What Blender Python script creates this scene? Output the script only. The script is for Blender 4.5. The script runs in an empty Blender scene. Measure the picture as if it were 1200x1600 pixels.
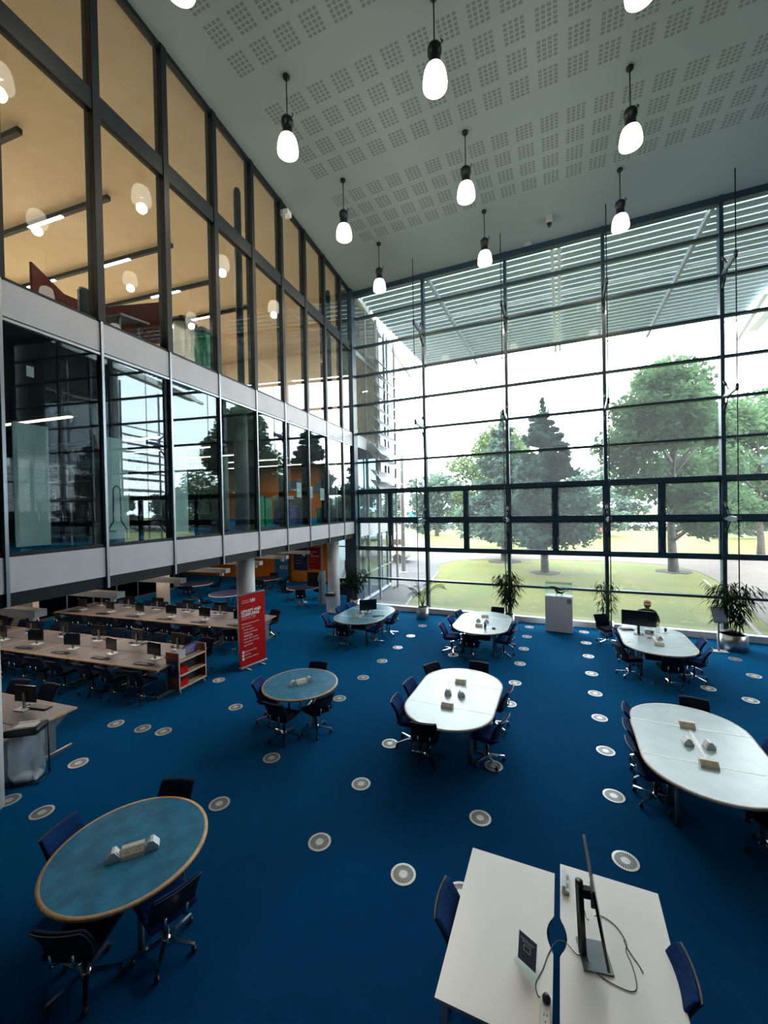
import bpy, bmesh, math, random
from mathutils import Vector, Matrix, noise
R_ = math.radians
sc = bpy.context.scene
col = sc.collection
rnd = random.Random(7)

# ------------------------------------------------------------------ camera
D = 16.32                 # window wall plane (Y)
CX, CZ = 8.4826, 4.4
cam_d = bpy.data.cameras.new('camera'); cam = bpy.data.objects.new('camera', cam_d); col.objects.link(cam)
yaw, pitch, roll = 0.4125, -0.0105, -0.0197
fw = Vector((-math.sin(yaw)*math.cos(pitch), math.cos(yaw)*math.cos(pitch), math.sin(pitch)))
rt = Vector((math.cos(yaw), math.sin(yaw), 0)); up = rt.cross(fw)
r2 = rt*math.cos(roll)+up*math.sin(roll); u2 = -rt*math.sin(roll)+up*math.cos(roll)
M3 = Matrix((r2, u2, -fw)).transposed()
cam.matrix_world = Matrix.Translation((CX, 0, CZ)) @ M3.to_4x4()
cam_d.sensor_fit = 'HORIZONTAL'; cam_d.sensor_width = 36; cam_d.lens = 36*632.1/1200
cam_d.clip_start = 0.05; cam_d.clip_end = 900
sc.camera = cam
sc.view_settings.view_transform = 'Standard'
sc.view_settings.look = 'None'
sc.view_settings.exposure = 1.4
sc.view_settings.gamma = 1
sc.view_settings.use_curve_mapping = False
try:
    sc.cycles.max_bounces = 10; sc.cycles.diffuse_bounces = 4; sc.cycles.glossy_bounces = 4
    sc.cycles.transparent_max_bounces = 24; sc.cycles.sample_clamp_indirect = 6
    sc.cycles.use_denoising = True
    sc.cycles.caustics_reflective = False; sc.cycles.caustics_refractive = False
except Exception: pass

# ------------------------------------------------------------------ sky and sun
SKY = 6.0
world = bpy.data.worlds.new('sky'); sc.world = world; world.use_nodes = True
nt = world.node_tree; nt.nodes.clear()
wo = nt.nodes.new('ShaderNodeOutputWorld'); bg = nt.nodes.new('ShaderNodeBackground')
tc = nt.nodes.new('ShaderNodeTexCoord'); mp = nt.nodes.new('ShaderNodeMapping'); mp.inputs['Scale'].default_value = (1, 1, 2.6)
nz = nt.nodes.new('ShaderNodeTexNoise'); nz.inputs['Scale'].default_value = 2.3; nz.inputs['Detail'].default_value = 7
rp = nt.nodes.new('ShaderNodeValToRGB')
rp.color_ramp.elements[0].position = .40; rp.color_ramp.elements[0].color = (.80, .88, .97, 1)
rp.color_ramp.elements[1].position = .60; rp.color_ramp.elements[1].color = (1, 1, 1, 1)
nt.links.new(tc.outputs['Generated'], mp.inputs['Vector']); nt.links.new(mp.outputs[0], nz.inputs['Vector'])
nt.links.new(nz.outputs['Fac'], rp.inputs[0]); nt.links.new(rp.outputs[0], bg.inputs[0]); bg.inputs[1].default_value = SKY
nt.links.new(bg.outputs[0], wo.inputs[0])
sd = bpy.data.lights.new('sun', 'SUN'); sun = bpy.data.objects.new('sun', sd); col.objects.link(sun)
sd.energy = 5.0; sd.angle = R_(8); sd.color = (1, .95, .86)
sun.rotation_euler = (R_(38), 0, R_(-25))
# portal: tells the renderer where daylight enters the hall
pd = bpy.data.lights.new('daylight_portal', 'AREA'); po = bpy.data.objects.new('daylight_portal', pd); col.objects.link(po)
pd.shape = 'RECTANGLE'; pd.size = 19.6; pd.size_y = 14; po.location = (9.8, D+.35, 7.0); po.rotation_euler = (R_(90), 0, 0)
po.rotation_euler = (R_(-90), 0, 0)
try: pd.cycles.is_portal = True
except Exception: pass

# ------------------------------------------------------------------ helpers
dl = -0.0955
En = Vector((math.cos(dl), -math.sin(dl), 0)); Es = Vector((-math.sin(dl), -math.cos(dl), 0)); O0 = Vector((0, D, 0))
RZ = -dl                                    # rotation of the left wing
def LW(o, s, z=0):                           # left wing frame: o = out of the wall into the hall, s = back from the corner
    return O0 + En*o + Es*s + Vector((0, 0, z))

class MB:
    def __init__(s): s.v = []; s.f = []; s.m = []; s.sm = []
    def add(s, vs, fs, mi=0, smooth=False):
        b = len(s.v); s.v += [tuple(p) for p in vs]
        for f in fs: s.f.append([b+i for i in f]); s.m.append(mi); s.sm.append(smooth)
        return s
    def box(s, x0, x1, y0, y1, z0, z1, mi=0):
        return s.add([(x, y, z) for z in (z0, z1) for y in (y0, y1) for x in (x0, x1)],
                     [(0, 2, 3, 1), (4, 5, 7, 6), (0, 1, 5, 4), (2, 6, 7, 3), (0, 4, 6, 2), (1, 3, 7, 5)], mi)
    def cbox(s, c, sz, mi=0, rz=0, rx=0):
        b = MB().box(-sz[0]/2, sz[0]/2, -sz[1]/2, sz[1]/2, -sz[2]/2, sz[2]/2)
        M = Matrix.Translation(c) @ Matrix.Rotation(rz, 4, 'Z') @ Matrix.Rotation(rx, 4, 'X')
        return s.add([M @ Vector(p) for p in b.v], b.f, mi)
    def beam(s, p0, p1, w, h, mi=0, taper=1.0):
        p0 = Vector(p0); p1 = Vector(p1); d = (p1-p0).normalized()
        a = d.cross(Vector((0, 0, 1)))
        a = Vector((1, 0, 0)) if a.length < 1e-4 else a.normalized()
        b = a.cross(d).normalized(); vs = []
        for p, k in ((p0, 1), (p1, taper)):
            for x, y in ((-1, -1), (1, -1), (1, 1), (-1, 1)): vs.append(p + a*x*w/2*k + b*y*h/2*k)
        return s.add(vs, [(3, 2, 1, 0), (4, 5, 6, 7), (0, 1, 5, 4), (1, 2, 6, 5), (2, 3, 7, 6), (3, 0, 4, 7)], mi)
    def tube(s, path, r, n=8, mi=0, caps=True):
        path = [Vector(p) for p in path]; rs = r if isinstance(r, (list, tuple)) else [r]*len(path)
        vs = []; prev = None
        for i, p in enumerate(path):
            d = (path[min(i+1, len(path)-1)] - path[max(i-1, 0)]).normalized()
            if prev is None:
                a = d.cross(Vector((0, 0, 1)));
                if a.length < 1e-3: a = Vector((1, 0, 0))
            else:
                a = prev - d*prev.dot(d)
            a.normalize(); prev = a; b = d.cross(a)
            for k in range(n):
                t = 2*math.pi*k/n; vs.append(p + (a*math.cos(t)+b*math.sin(t))*rs[i])
        fs = [(i*n+k, i*n+(k+1) % n, (i+1)*n+(k+1) % n, (i+1)*n+k) for i in range(len(path)-1) for k in range(n)]
        s.add(vs, fs, mi, True)
        if caps:
            b = len(s.v)-len(vs)
            s.f += [[b+k for k in range(n)][::-1], [b+(len(path)-1)*n+k for k in range(n)]]; s.m += [mi, mi]; s.sm += [False, False]
        return s
    def lathe(s, prof, c=(0, 0, 0), n=24, mi=0, smooth=True, sy=1.0, caps=True):
        vs = []; c = Vector(c)
        for r, z in prof:
            for k in range(n):
                t = 2*math.pi*k/n; vs.append(c + Vector((r*math.cos(t), r*sy*math.sin(t), z)))
        fs = [(i*n+k, i*n+(k+1) % n, (i+1)*n+(k+1) % n, (i+1)*n+k) for i in range(len(prof)-1) for k in range(n)]
        b = len(s.v); s.add(vs, fs, mi, smooth)
        if caps and prof[0][0] > 1e-5: s.f.append([b+k for k in range(n)][::-1]); s.m.append(mi); s.sm.append(False)
        if caps and prof[-1][0] > 1e-5: s.f.append([b+(len(prof)-1)*n+k for k in range(n)]); s.m.append(mi); s.sm.append(False)
        return s
    def prism(s, poly, z0, z1, mi=0, mside=None):
        n = len(poly); b = len(s.v)
        s.v += [(x, y, z0) for x, y in poly] + [(x, y, z1) for x, y in poly]
        s.f.append([b+i for i in range(n)][::-1]); s.f.append([b+n+i for i in range(n)]); s.m += [mi, mi]; s.sm += [False, False]
        for i in range(n):
            s.f.append([b+i, b+(i+1) % n, b+n+(i+1) % n, b+n+i]); s.m.append(mi if mside is None else mside); s.sm.append(False)
        return s
    def rbox(s, c, sz, r, k=4, mi=0, fn=None, M=None):
        hx, hy, hz = sz[0]/2, sz[1]/2, sz[2]/2; c = Vector(c)
        def coords(h):
            rr = min(r, h*.999); e = [-h+rr*(1-math.cos(math.pi/2*i/2)) for i in range(3)]
            inn = [-(h-rr)+2*(h-rr)*i/k for i in range(1, k)]
            return e[:3]+inn+[-x for x in e[::-1]]
        X, Y, Z = coords(hx), coords(hy), coords(hz)
        def P(x, y, z):
            q = Vector((max(-hx+r, min(hx-r, x)) if hx > r else 0, max(-hy+r, min(hy-r, y)) if hy > r else 0, max(-hz+r, min(hz-r, z)) if hz > r else 0))
            d = Vector((x, y, z))-q
            if d.length > 1e-9:
                d = Vector((d.x/min(r, hx), d.y/min(r, hy), d.z/min(r, hz)))
                d.normalize(); d = Vector((d.x*min(r, hx), d.y*min(r, hy), d.z*min(r, hz)))
            p = q+d
            if fn: p = Vector(fn(p))
            if M: p = M @ p
            return p+c
        def face(A, B, g, flip):
            vs = [g(a, b) for a in A for b in B]; nb = len(B)
            fs = [(i*nb+j, (i+1)*nb+j, (i+1)*nb+j+1, i*nb+j+1) for i in range(len(A)-1) for j in range(nb-1)]
            if flip: fs = [f[::-1] for f in fs]
            s.add(vs, fs, mi, True)
        face(X, Y, lambda a, b: P(a, b, hz), False); face(X, Y, lambda a, b: P(a, b, -hz), True)
        face(X, Z, lambda a, b: P(a, -hy, b), False); face(X, Z, lambda a, b: P(a, hy, b), True)
        face(Y, Z, lambda a, b: P(hx, a, b), False); face(Y, Z, lambda a, b: P(-hx, a, b), True)
        return s
    def xf(s, M):
        s.v = [tuple(M @ Vector(p)) for p in s.v]; return s
    def build(s, name, mats, parent=None, loc=None, rz=None, weld=False):
        me = bpy.data.meshes.new(name); me.from_pydata(s.v, [], s.f)
        mats = mats if isinstance(mats, (list, tuple)) else [mats]
        for m in mats: me.materials.append(m)
        me.polygons.foreach_set('material_index', s.m); me.polygons.foreach_set('use_smooth', s.sm)
        if weld:
            bm = bmesh.new(); bm.from_mesh(me); bmesh.ops.remove_doubles(bm, verts=bm.verts, dist=1e-5); bm.to_mesh(me); bm.free()
        me.update(); ob = bpy.data.objects.new(name, me); col.objects.link(ob)
        if parent: ob.parent = parent
        if loc is not None: ob.location = loc
        if rz is not None: ob.rotation_euler = (0, 0, rz)
        return ob

def tag(o, label=None, cat=None, group=None, kind=None):
    if label: o['label'] = label
    if cat: o['category'] = cat
    if group: o['group'] = group
    if kind: o['kind'] = kind
    return o
def thing(name, label, cat, loc=(0, 0, 0), rz=0, group=None):
    o = bpy.data.objects.new(name, None); col.objects.link(o); o.empty_display_size = .1
    o.location = loc; o.rotation_euler = (0, 0, rz); return tag(o, label, cat, group)
def kids(o): return CH.get(o.name, [])
CH = {}
def register(o):                              # remember a prototype's part tree before it is copied
    for c in o.children: register(c)
    CH[o.name] = list(o.children)
def dup(o, loc=None, rz=None, label=None, group=None, parent=None):
    c = o.copy(); col.objects.link(c)
    if parent is not None: c.parent = parent
    if loc is not None: c.location = loc
    if rz is not None: c.rotation_euler = (0, 0, rz)
    if label: c['label'] = label
    if group: c['group'] = group
    for k in kids(o): dup(k, parent=c)
    return c
class Proto:                                  # first use places the original, later uses copy it
    def __init__(s, o): register(o); s.o = o; s.used = False
    def place(s, loc, rz=0, label=None, group=None):
        if not s.used:
            s.used = True; o = s.o; o.location = loc; o.rotation_euler = (0, 0, rz)
            if label: o['label'] = label
            if group: o['group'] = group
            return o
        return dup(s.o, loc, rz, label, group)
ORD = ['first', 'second', 'third', 'fourth', 'fifth', 'sixth', 'seventh', 'eighth', 'ninth', 'tenth', 'eleventh', 'twelfth', 'thirteenth', 'fourteenth', 'fifteenth', 'sixteenth']

# ------------------------------------------------------------------ materials
def mat(name, c, rough=.6, metal=0, var=0, vs=8, bump=0, bs=60, spec=.5, emis=None, es=0, coat=0, c2=None):
    m = bpy.data.materials.new(name); m.use_nodes = True; n = m.node_tree; b = n.nodes['Principled BSDF']
    b.inputs['Base Color'].default_value = (*c, 1); b.inputs['Roughness'].default_value = rough; b.inputs['Metallic'].default_value = metal
    b.inputs['Specular IOR Level'].default_value = spec
    if coat: b.inputs['Coat Weight'].default_value = coat
    if emis: b.inputs['Emission Color'].default_value = (*emis, 1); b.inputs['Emission Strength'].default_value = es
    t = n.nodes.new('ShaderNodeTexCoord')
    z = n.nodes.new('ShaderNodeTexNoise'); z.inputs['Scale'].default_value = vs; z.inputs['Detail'].default_value = 5
    n.links.new(t.outputs['Object'], z.inputs['Vector'])
    r = n.nodes.new('ShaderNodeValToRGB')
    a = c2 if c2 else tuple(max(0, x*(1-var)) for x in c); bb = c if c2 else tuple(min(1, x*(1+var)) for x in c)
    r.color_ramp.elements[0].position = .35; r.color_ramp.elements[0].color = (*a, 1)
    r.color_ramp.elements[1].position = .65; r.color_ramp.elements[1].color = (*bb, 1)
    n.links.new(z.outputs['Fac'], r.inputs[0]); n.links.new(r.outputs[0], b.inputs['Base Color'])
    if bump:
        z2 = n.nodes.new('ShaderNodeTexNoise'); z2.inputs['Scale'].default_value = bs; z2.inputs['Detail'].default_value = 3
        n.links.new(t.outputs['Object'], z2.inputs['Vector'])
        bp = n.nodes.new('ShaderNodeBump'); bp.inputs['Strength'].default_value = bump; bp.inputs['Distance'].default_value = .01
        n.links.new(z2.outputs['Fac'], bp.inputs['Height']); n.links.new(bp.outputs[0], b.inputs['Normal'])
    return m
def emit(name, c, s):
    m = bpy.data.materials.new(name); m.use_nodes = True; n = m.node_tree; n.nodes.clear()
    e = n.nodes.new('ShaderNodeEmission'); e.inputs[0].default_value = (*c, 1); e.inputs[1].default_value = s
    o = n.nodes.new('ShaderNodeOutputMaterial'); n.links.new(e.outputs[0], o.inputs[0]); return m
def glass(name, tint, ior, haze=0.0, rough=0.0, boost=1.0):
    m = bpy.data.materials.new(name); m.use_nodes = True; n = m.node_tree; n.nodes.clear()
    tr = n.nodes.new('ShaderNodeBsdfTransparent'); tr.inputs[0].default_value = (*tint, 1)
    gl = n.nodes.new('ShaderNodeBsdfGlossy'); gl.inputs['Roughness'].default_value = rough; gl.inputs[0].default_value = (.95, .98, 1, 1)
    f0 = ((ior-1)/(ior+1))**2*boost            # Schlick reflectance, the same from both sides of the sheet
    fr = n.nodes.new('ShaderNodeLayerWeight'); fr.inputs[0].default_value = .5
    pw = n.nodes.new('ShaderNodeMath'); pw.operation = 'POWER'; pw.inputs[1].default_value = 5; n.links.new(fr.outputs['Facing'], pw.inputs[0])
    mu = n.nodes.new('ShaderNodeMath'); mu.operation = 'MULTIPLY_ADD'; mu.use_clamp = True; mu.inputs[1].default_value = 1-f0; mu.inputs[2].default_value = f0
    mx = n.nodes.new('ShaderNodeMixShader'); o = n.nodes.new('ShaderNodeOutputMaterial')
    n.links.new(pw.outputs[0], mu.inputs[0]); n.links.new(mu.outputs[0], mx.inputs[0])
    src = tr
    if haze:  # translucent share: painted glare on the windows, milkiness on the plastic sack
        tl = n.nodes.new('ShaderNodeBsdfTranslucent'); tl.inputs[0].default_value = (.9, .95, 1, 1)
        m2 = n.nodes.new('ShaderNodeMixShader'); m2.inputs[0].default_value = haze
        n.links.new(tr.outputs[0], m2.inputs[1]); n.links.new(tl.outputs[0], m2.inputs[2]); src = m2
    n.links.new(src.outputs[0], mx.inputs[1]); n.links.new(gl.outputs[0], mx.inputs[2]); n.links.new(mx.outputs[0], o.inputs[0])
    return m
def leaf(name, c, tl=.35, var=.35, vs=3):
    m = bpy.data.materials.new(name); m.use_nodes = True; n = m.node_tree; n.nodes.clear()
    t = n.nodes.new('ShaderNodeTexCoord'); z = n.nodes.new('ShaderNodeTexNoise'); z.inputs['Scale'].default_value = vs; z.inputs['Detail'].default_value = 4
    n.links.new(t.outputs['Object'], z.inputs['Vector'])
    r = n.nodes.new('ShaderNodeValToRGB'); r.color_ramp.elements[0].position = .35; r.color_ramp.elements[1].position = .65
    r.color_ramp.elements[0].color = (*[x*(1-var) for x in c], 1); r.color_ramp.elements[1].color = (*[min(1, x*(1+var)) for x in c], 1)
    n.links.new(z.outputs['Fac'], r.inputs[0])
    d = n.nodes.new('ShaderNodeBsdfDiffuse'); l = n.nodes.new('ShaderNodeBsdfTranslucent'); mx = n.nodes.new('ShaderNodeMixShader'); mx.inputs[0].default_value = tl
    o = n.nodes.new('ShaderNodeOutputMaterial')
    n.links.new(r.outputs[0], d.inputs[0]); n.links.new(r.outputs[0], l.inputs[0]); n.links.new(d.outputs[0], mx.inputs[1]); n.links.new(l.outputs[0], mx.inputs[2]); n.links.new(mx.outputs[0], o.inputs[0])
    return m
M = {}
M['carpet'] = mat('blue_carpet', (.0010, .018, .078), .9, var=.10, vs=5, bump=.5, bs=170, spec=.03)
M['carpet'].node_tree.nodes['Principled BSDF'].inputs['Sheen Weight'].default_value = .6
M['carpet'].node_tree.nodes['Principled BSDF'].inputs['Sheen Tint'].default_value = (.0, .42, .9, 1)
M['ceil'] = None
M['dark'] = mat('dark_blue_grey_metal', (.005, .010, .015), .45, .0, var=.1, spec=.25)
M['frame'] = mat('window_frame_metal', (.010, .034, .060), .4, 0, var=.1)
M['silver'] = mat('silver_trim', (.30, .33, .36), .3, .8, var=.05)
M['chrome'] = mat('polished_metal', (.75, .77, .8), .15, 1, var=.03)
M['panel'] = mat('pale_grey_panel', (.58, .57, .62), .45, 0, var=.04, vs=2)
M['white'] = mat('white_paint', (.72, .73, .73), .55, var=.02)
M['whiteg'] = mat('white_laminate', (.84, .83, .81), .35, var=.015, vs=2)
M['cream'] = mat('cream_plastic', (.62, .58, .50), .4, var=.03)
M['plastic'] = mat('white_plastic', (.70, .71, .72), .35, var=.02)
M['black'] = mat('black_plastic', (.010, .011, .013), .4, var=.15)
M['screen'] = mat('black_screen', (.006, .007, .009), .18, var=.1)
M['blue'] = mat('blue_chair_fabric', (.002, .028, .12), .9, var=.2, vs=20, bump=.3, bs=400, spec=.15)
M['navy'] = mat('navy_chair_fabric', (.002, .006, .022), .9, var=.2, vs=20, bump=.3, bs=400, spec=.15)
M['shell'] = mat('dark_chair_shell', (.006, .008, .012), .5, var=.1)
M['oak'] = mat('oak_edging', (.60, .36, .18), .5, var=.15, vs=14)
M['paleoak'] = mat('pale_wood_edging', (.62, .52, .42), .5, var=.1, vs=14)
M['wood'] = mat('red_brown_wood', (.23, .065, .02), .45, var=.25, vs=9)
M['fartop'] = mat('violet_blue_top', (.035, .042, .10), .35, var=.1)
M['teal'] = mat('blue_lino_top', (.024, .175, .30), .4, var=.22, vs=6, bump=.1, bs=90)
M['paletop'] = mat('pale_blue_lino_top', (.42, .53, .58), .25, var=.06, vs=4)
M['midtop'] = mat('mid_blue_lino_top', (.10, .24, .33), .28, var=.12, vs=4)
M['desk'] = mat('speckled_desk_top', (.155, .14, .145), .4, var=.35, vs=60)
M['leggrey'] = mat('grey_blue_steel', (.14, .18, .20), .45, .2, var=.1)
M['column'] = mat('column_plaster', (.66, .66, .65), .6, var=.02)
M['orange'] = mat('orange_wall_paint', (.95, .27, .02), .7, var=.06)
M['beige'] = mat('warm_lit_beige_plaster', (.53, .44, .335), .8, var=.03, vs=2)  # warm lamplight put into the colour of the gallery ceiling
M['cream_wall'] = mat('cream_wall_plaster', (.62, .55, .45), .8, var=.03, vs=2)
M['red'] = mat('red_print', (.50, .006, .005), .6, var=.04, spec=.15)
M['redscreen'] = mat('dark_red_fabric', (.26, .035, .02), .85, var=.15, vs=12)
M['purple'] = mat('purple_print', (.085, .05, .24), .5, var=.3, vs=6)
M['navyprint'] = mat('navy_print', (.012, .02, .085), .4, var=.1)
M['posterblue'] = mat('blue_print', (.02, .24, .52), .5, var=.12, vs=3)
M['pdark'] = mat('navy_poster_print', (.01, .03, .10), .5, var=.1)
M['pink'] = mat('pink_print', (.6, .05, .12), .5, var=.05)
M['paper'] = mat('white_paper', (.75, .75, .74), .6, var=.02)
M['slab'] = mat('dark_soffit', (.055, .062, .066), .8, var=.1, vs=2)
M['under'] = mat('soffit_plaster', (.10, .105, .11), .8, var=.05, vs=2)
M['green'] = mat('green_plastic_bag', (.01, .32, .16), .35, var=.3, vs=9)
M['trough'] = mat('light_trough_metal', (.78, .70, .63), .5, .2, var=.05)
M['soil'] = mat('potting_soil', (.03, .022, .015), .9, var=.3)
M['steelpot'] = mat('brushed_steel_pot', (.42, .44, .47), .28, .85, var=.12, vs=3)
M['grass'] = mat('grass', (.112, .106, .001), .9, var=0, c2=(.066, .088, .001), vs=.35, bump=.5, bs=30)
M['tarmac'] = mat('grey_tarmac', (.062, .061, .065), .9, var=.12, vs=.8)
M['paving'] = mat('pale_pink_paving', (.115, .09, .078), .9, var=.10, vs=1.5)
M['kerb'] = mat('pale_kerb', (.2, .18, .16), .9, var=.05)
M['mulch'] = mat('brown_mulch', (.024, .014, .009), .95, var=.4, vs=5)
M['bark'] = mat('pale_bark', (.07, .058, .05), .9, var=.35, vs=6)
M['armgrey'] = mat('brace_arm_metal', (.10, .135, .16), .45, .2, var=.05)
M['metalpost'] = mat('grey_painted_steel', (.28, .32, .35), .5, var=.05)
M['louvre'] = mat('pale_louvre_metal', (.30, .38, .41), .5, var=.05)
M['winglou'] = mat('grey_fin_metal', (.20, .215, .225), .5, var=.05)
M['leafdark'] = leaf('dark_glossy_leaves', (.012, .026, .013), .2)
M['leafmid'] = leaf('mid_green_leaves', (.022, .048, .022), .25)
M['treeA'] = leaf('oak_leaves', (.070, .125, .060), .5, vs=.6)
M['treeB'] = leaf('pine_needles', (.055, .10, .078), .4, vs=.6)
M['treeC'] = leaf('birch_leaves', (.065, .105, .035), .4, vs=.6)
M['treeD'] = leaf('far_tree_leaves', (.07, .11, .085), .3, vs=.4)
M['hedge'] = leaf('hedge_leaves', (.03, .045, .03), .2, vs=.5)
M['lamp'] = emit('warm_lamp_glass', (1, .90, .74), 1.5)
M['tube'] = emit('warm_fluorescent_tube', (1, .86, .68), 2.4)
M['tubew'] = emit('white_fluorescent_tube', (1, .95, .88), 9)
M['gwin'] = glass('window_glass', (.93, .97, .97), 1.45, haze=.02)  # translucent share paints a veil of sky glare over the outdoor view
M['gleft'] = glass('reflective_glass', (.80, .88, .88), 1.62, boost=.85)
M['gup'] = glass('upper_gallery_glass', (.80, .86, .86), 1.5)
M['gsmoke'] = glass('smoked_glass', (.2, .24, .26), 1.45, boost=.5)
M['gclear'] = glass('clear_acrylic', (.93, .97, .97), 1.45)
M['gwing'] = glass('wing_glass', (.58, .68, .70), 1.6, boost=1.2)
M['bag'] = glass('clear_plastic_bag', (.84, .90, .94), 1.5, haze=.30, rough=.22, boost=1.6)
M['frost'] = mat('frosted_white_panel', (.62, .74, .70), .5, var=.06, vs=30)
M['skin'] = mat('skin', (.35, .19, .13), .6, var=.05)
M['hoodie'] = mat('black_hoodie', (.008, .009, .012), .9, var=.2)
M['cap'] = mat('tan_cap', (.50, .27, .17), .8, var=.1)
M['hair'] = mat('dark_hair', (.012, .009, .007), .7, var=.2)
M['bookA'] = mat('dark_book_cloth', (.02, .04, .05), .7, var=.2); M['bookB'] = mat('grey_book_cloth', (.10, .13, .14), .7, var=.2)
M['bookC'] = mat('maroon_book_cloth', (.08, .015, .02), .7, var=.2)
M['bluekiosk'] = mat('bright_blue_paint', (.02, .35, .7), .5, var=.05)
M['sculpt'] = mat('weathered_red_paint', (.42, .10, .08), .7, var=.1)
M['car'] = mat('white_car_paint', (.7, .72, .74), .25, var=.02)
M['carwin'] = mat('dark_car_glass', (.03, .04, .05), .1, var=.02)
M['bronze'] = mat('dark_bronze', (.05, .028, .02), .4, .6, var=.3)
M['label'] = mat('grey_blue_label', (.22, .28, .35), .5, var=.05)
M['ventdark'] = mat('vent_shadow_black', (.01, .015, .02), .8, var=.1)
M['ventmetal'] = mat('vent_cast_metal', (.52, .53, .52), .35, .3, var=.06)

def ceiling_material():
    m = bpy.data.materials.new('perforated_ceiling_plaster'); m.use_nodes = True; n = m.node_tree; b = n.nodes['Principled BSDF']
    b.inputs['Roughness'].default_value = .85
    t = n.nodes.new('ShaderNodeTexCoord'); sx = n.nodes.new('ShaderNodeSeparateXYZ'); n.links.new(t.outputs['Object'], sx.inputs[0])
    def mt(op, a, b_=None):
        k = n.nodes.new('ShaderNodeMath'); k.operation = op
        for i, v in enumerate((a, b_)):
            if v is None: continue
            if isinstance(v, (int, float)): k.inputs[i].default_value = v
            else: n.links.new(v, k.inputs[i])
        return k.outputs[0]
    X, Y = sx.outputs[0], sx.outputs[1]
    xa = mt('ADD', X, 100*.61-2.25+.305); xm = mt('FLOORED_MODULO', xa, .61)          # group pitch along X
    yb = mt('FLOORED_MODULO', mt('ADD', Y, 10*3.08-8.19+.31), 3.08); inband = mt('LESS_THAN', yb, 4*.622)
    ym = mt('FLOORED_MODULO', yb, .622)
    def holes(v, c, n_, w):
        half = w/2; q = mt('SUBTRACT', v, c-half); inside = mt('MULTIPLY', mt('GREATER_THAN', q, 0), mt('LESS_THAN', q, w))
        p = w/n_; r = mt('FLOORED_MODULO', q, p); hole = mt('MULTIPLY', mt('GREATER_THAN', r, p*.14), mt('LESS_THAN', r, p*.82))
        return mt('MULTIPLY', inside, hole)
    msk = mt('MULTIPLY', holes(xm, .305, 4, .44), mt('MULTIPLY', holes(ym, .311, 5, .46), inband))
    lim = mt('MULTIPLY', mt('MULTIPLY', mt('GREATER_THAN', X, 1.94), mt('LESS_THAN', X, 17.2)), mt('LESS_THAN', Y, 13.5))
    msk = mt('MULTIPLY', msk, lim)
    mx = n.nodes.new('ShaderNodeMix'); mx.data_type = 'RGBA'; n.links.new(msk, mx.inputs[0])
    mx.inputs[6].default_value = (.22, .295, .318, 1); mx.inputs[7].default_value = (.13, .175, .185, 1)
    n.links.new(mx.outputs[2], b.inputs['Base Color']); return m
M['ceil'] = ceiling_material()
def perf_material():
    m = mat('perforated_pale_panel', (.50, .62, .58), .5, var=.04)
    n = m.node_tree; b = n.nodes['Principled BSDF']; t = n.nodes.new('ShaderNodeTexCoord')
    v = n.nodes.new('ShaderNodeTexChecker'); v.inputs['Scale'].default_value = 48
    v.inputs[1].default_value = (.80, .90, .86, 1); v.inputs[2].default_value = (.38, .52, .50, 1)
    n.links.new(t.outputs['Object'], v.inputs[0]); n.links.new(v.outputs[0], b.inputs['Base Color']); return m
M['perf'] = perf_material()

def text_mesh(body, w, h=None, align='LEFT', bold=0.0):
    cu = bpy.data.curves.new('lettering', 'FONT'); cu.body = body; cu.align_x = align; cu.size = 1; cu.offset = bold
    ob = bpy.data.objects.new('lettering', cu); dg = bpy.context.evaluated_depsgraph_get()
    me = bpy.data.meshes.new_from_object(ob); bpy.data.objects.remove(ob); bpy.data.curves.remove(cu)
    xs = [v.co.x for v in me.vertices]; ys = [v.co.y for v in me.vertices]
    k = w/(max(xs)-min(xs)); kh = k if h is None else h/(max(ys)-min(ys)); x0 = min(xs); y0 = min(ys)
    for v in me.vertices: v.co = ((v.co.x-x0)*k, (v.co.y-y0)*kh, 0)
    return me
def put_text(body, w, origin, xdir, ydir, m, parent, h=None, name='lettering', bold=0.0):
    """lettering with its lower left corner at origin (parent space)"""
    me = text_mesh(body, w, h, bold=bold); me.materials.append(m)
    xd = Vector(xdir).normalized(); yd = Vector(ydir).normalized(); zd = xd.cross(yd)
    M4 = Matrix.Translation(origin) @ Matrix((xd, yd, zd)).transposed().to_4x4(); me.transform(M4)
    ob = bpy.data.objects.new(name, me); col.objects.link(ob); ob.parent = parent; return ob

# ================================================================== THE BUILDING
BW = 3.3144; BL = 1.4775; ROW = 1.2889; CEIL = 14.09
NB = 14                                       # facade bays back from the corner
def st(o): return tag(o, kind='structure')
# floor of hall, under the gallery and of the wing
pts = [(20, -7), (20, D), (0, D)] + [tuple(LW(0, -5.0)[:2]), tuple(LW(-16.4, -6.3)[:2]), tuple(LW(-16.4, 21)[:2]), (3, -7)]
st(MB().prism([p for p in pts][::-1], -.3, 0).build('floor', M['carpet']))
# hall ceiling (stops at the line of the left facade)
cp = [(20, -7), (20, D+.1), (0, D+.1), tuple(LW(0, 23.4)[:2])]
st(MB().prism(cp[::-1], CEIL, CEIL+.5).build('ceiling', M['ceil']))
XR = 19.95                                     # far right end of the hall
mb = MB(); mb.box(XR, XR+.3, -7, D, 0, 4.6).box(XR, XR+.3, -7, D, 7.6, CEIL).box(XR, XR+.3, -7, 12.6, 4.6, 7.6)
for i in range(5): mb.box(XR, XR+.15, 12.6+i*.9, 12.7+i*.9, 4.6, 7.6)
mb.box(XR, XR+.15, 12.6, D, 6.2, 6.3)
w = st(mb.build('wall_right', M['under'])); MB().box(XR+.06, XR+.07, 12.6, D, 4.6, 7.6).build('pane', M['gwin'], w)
st(MB().box(-16, XR+.3, -7.3, -7, 0, CEIL).build('wall_back', M['under']))
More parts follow.
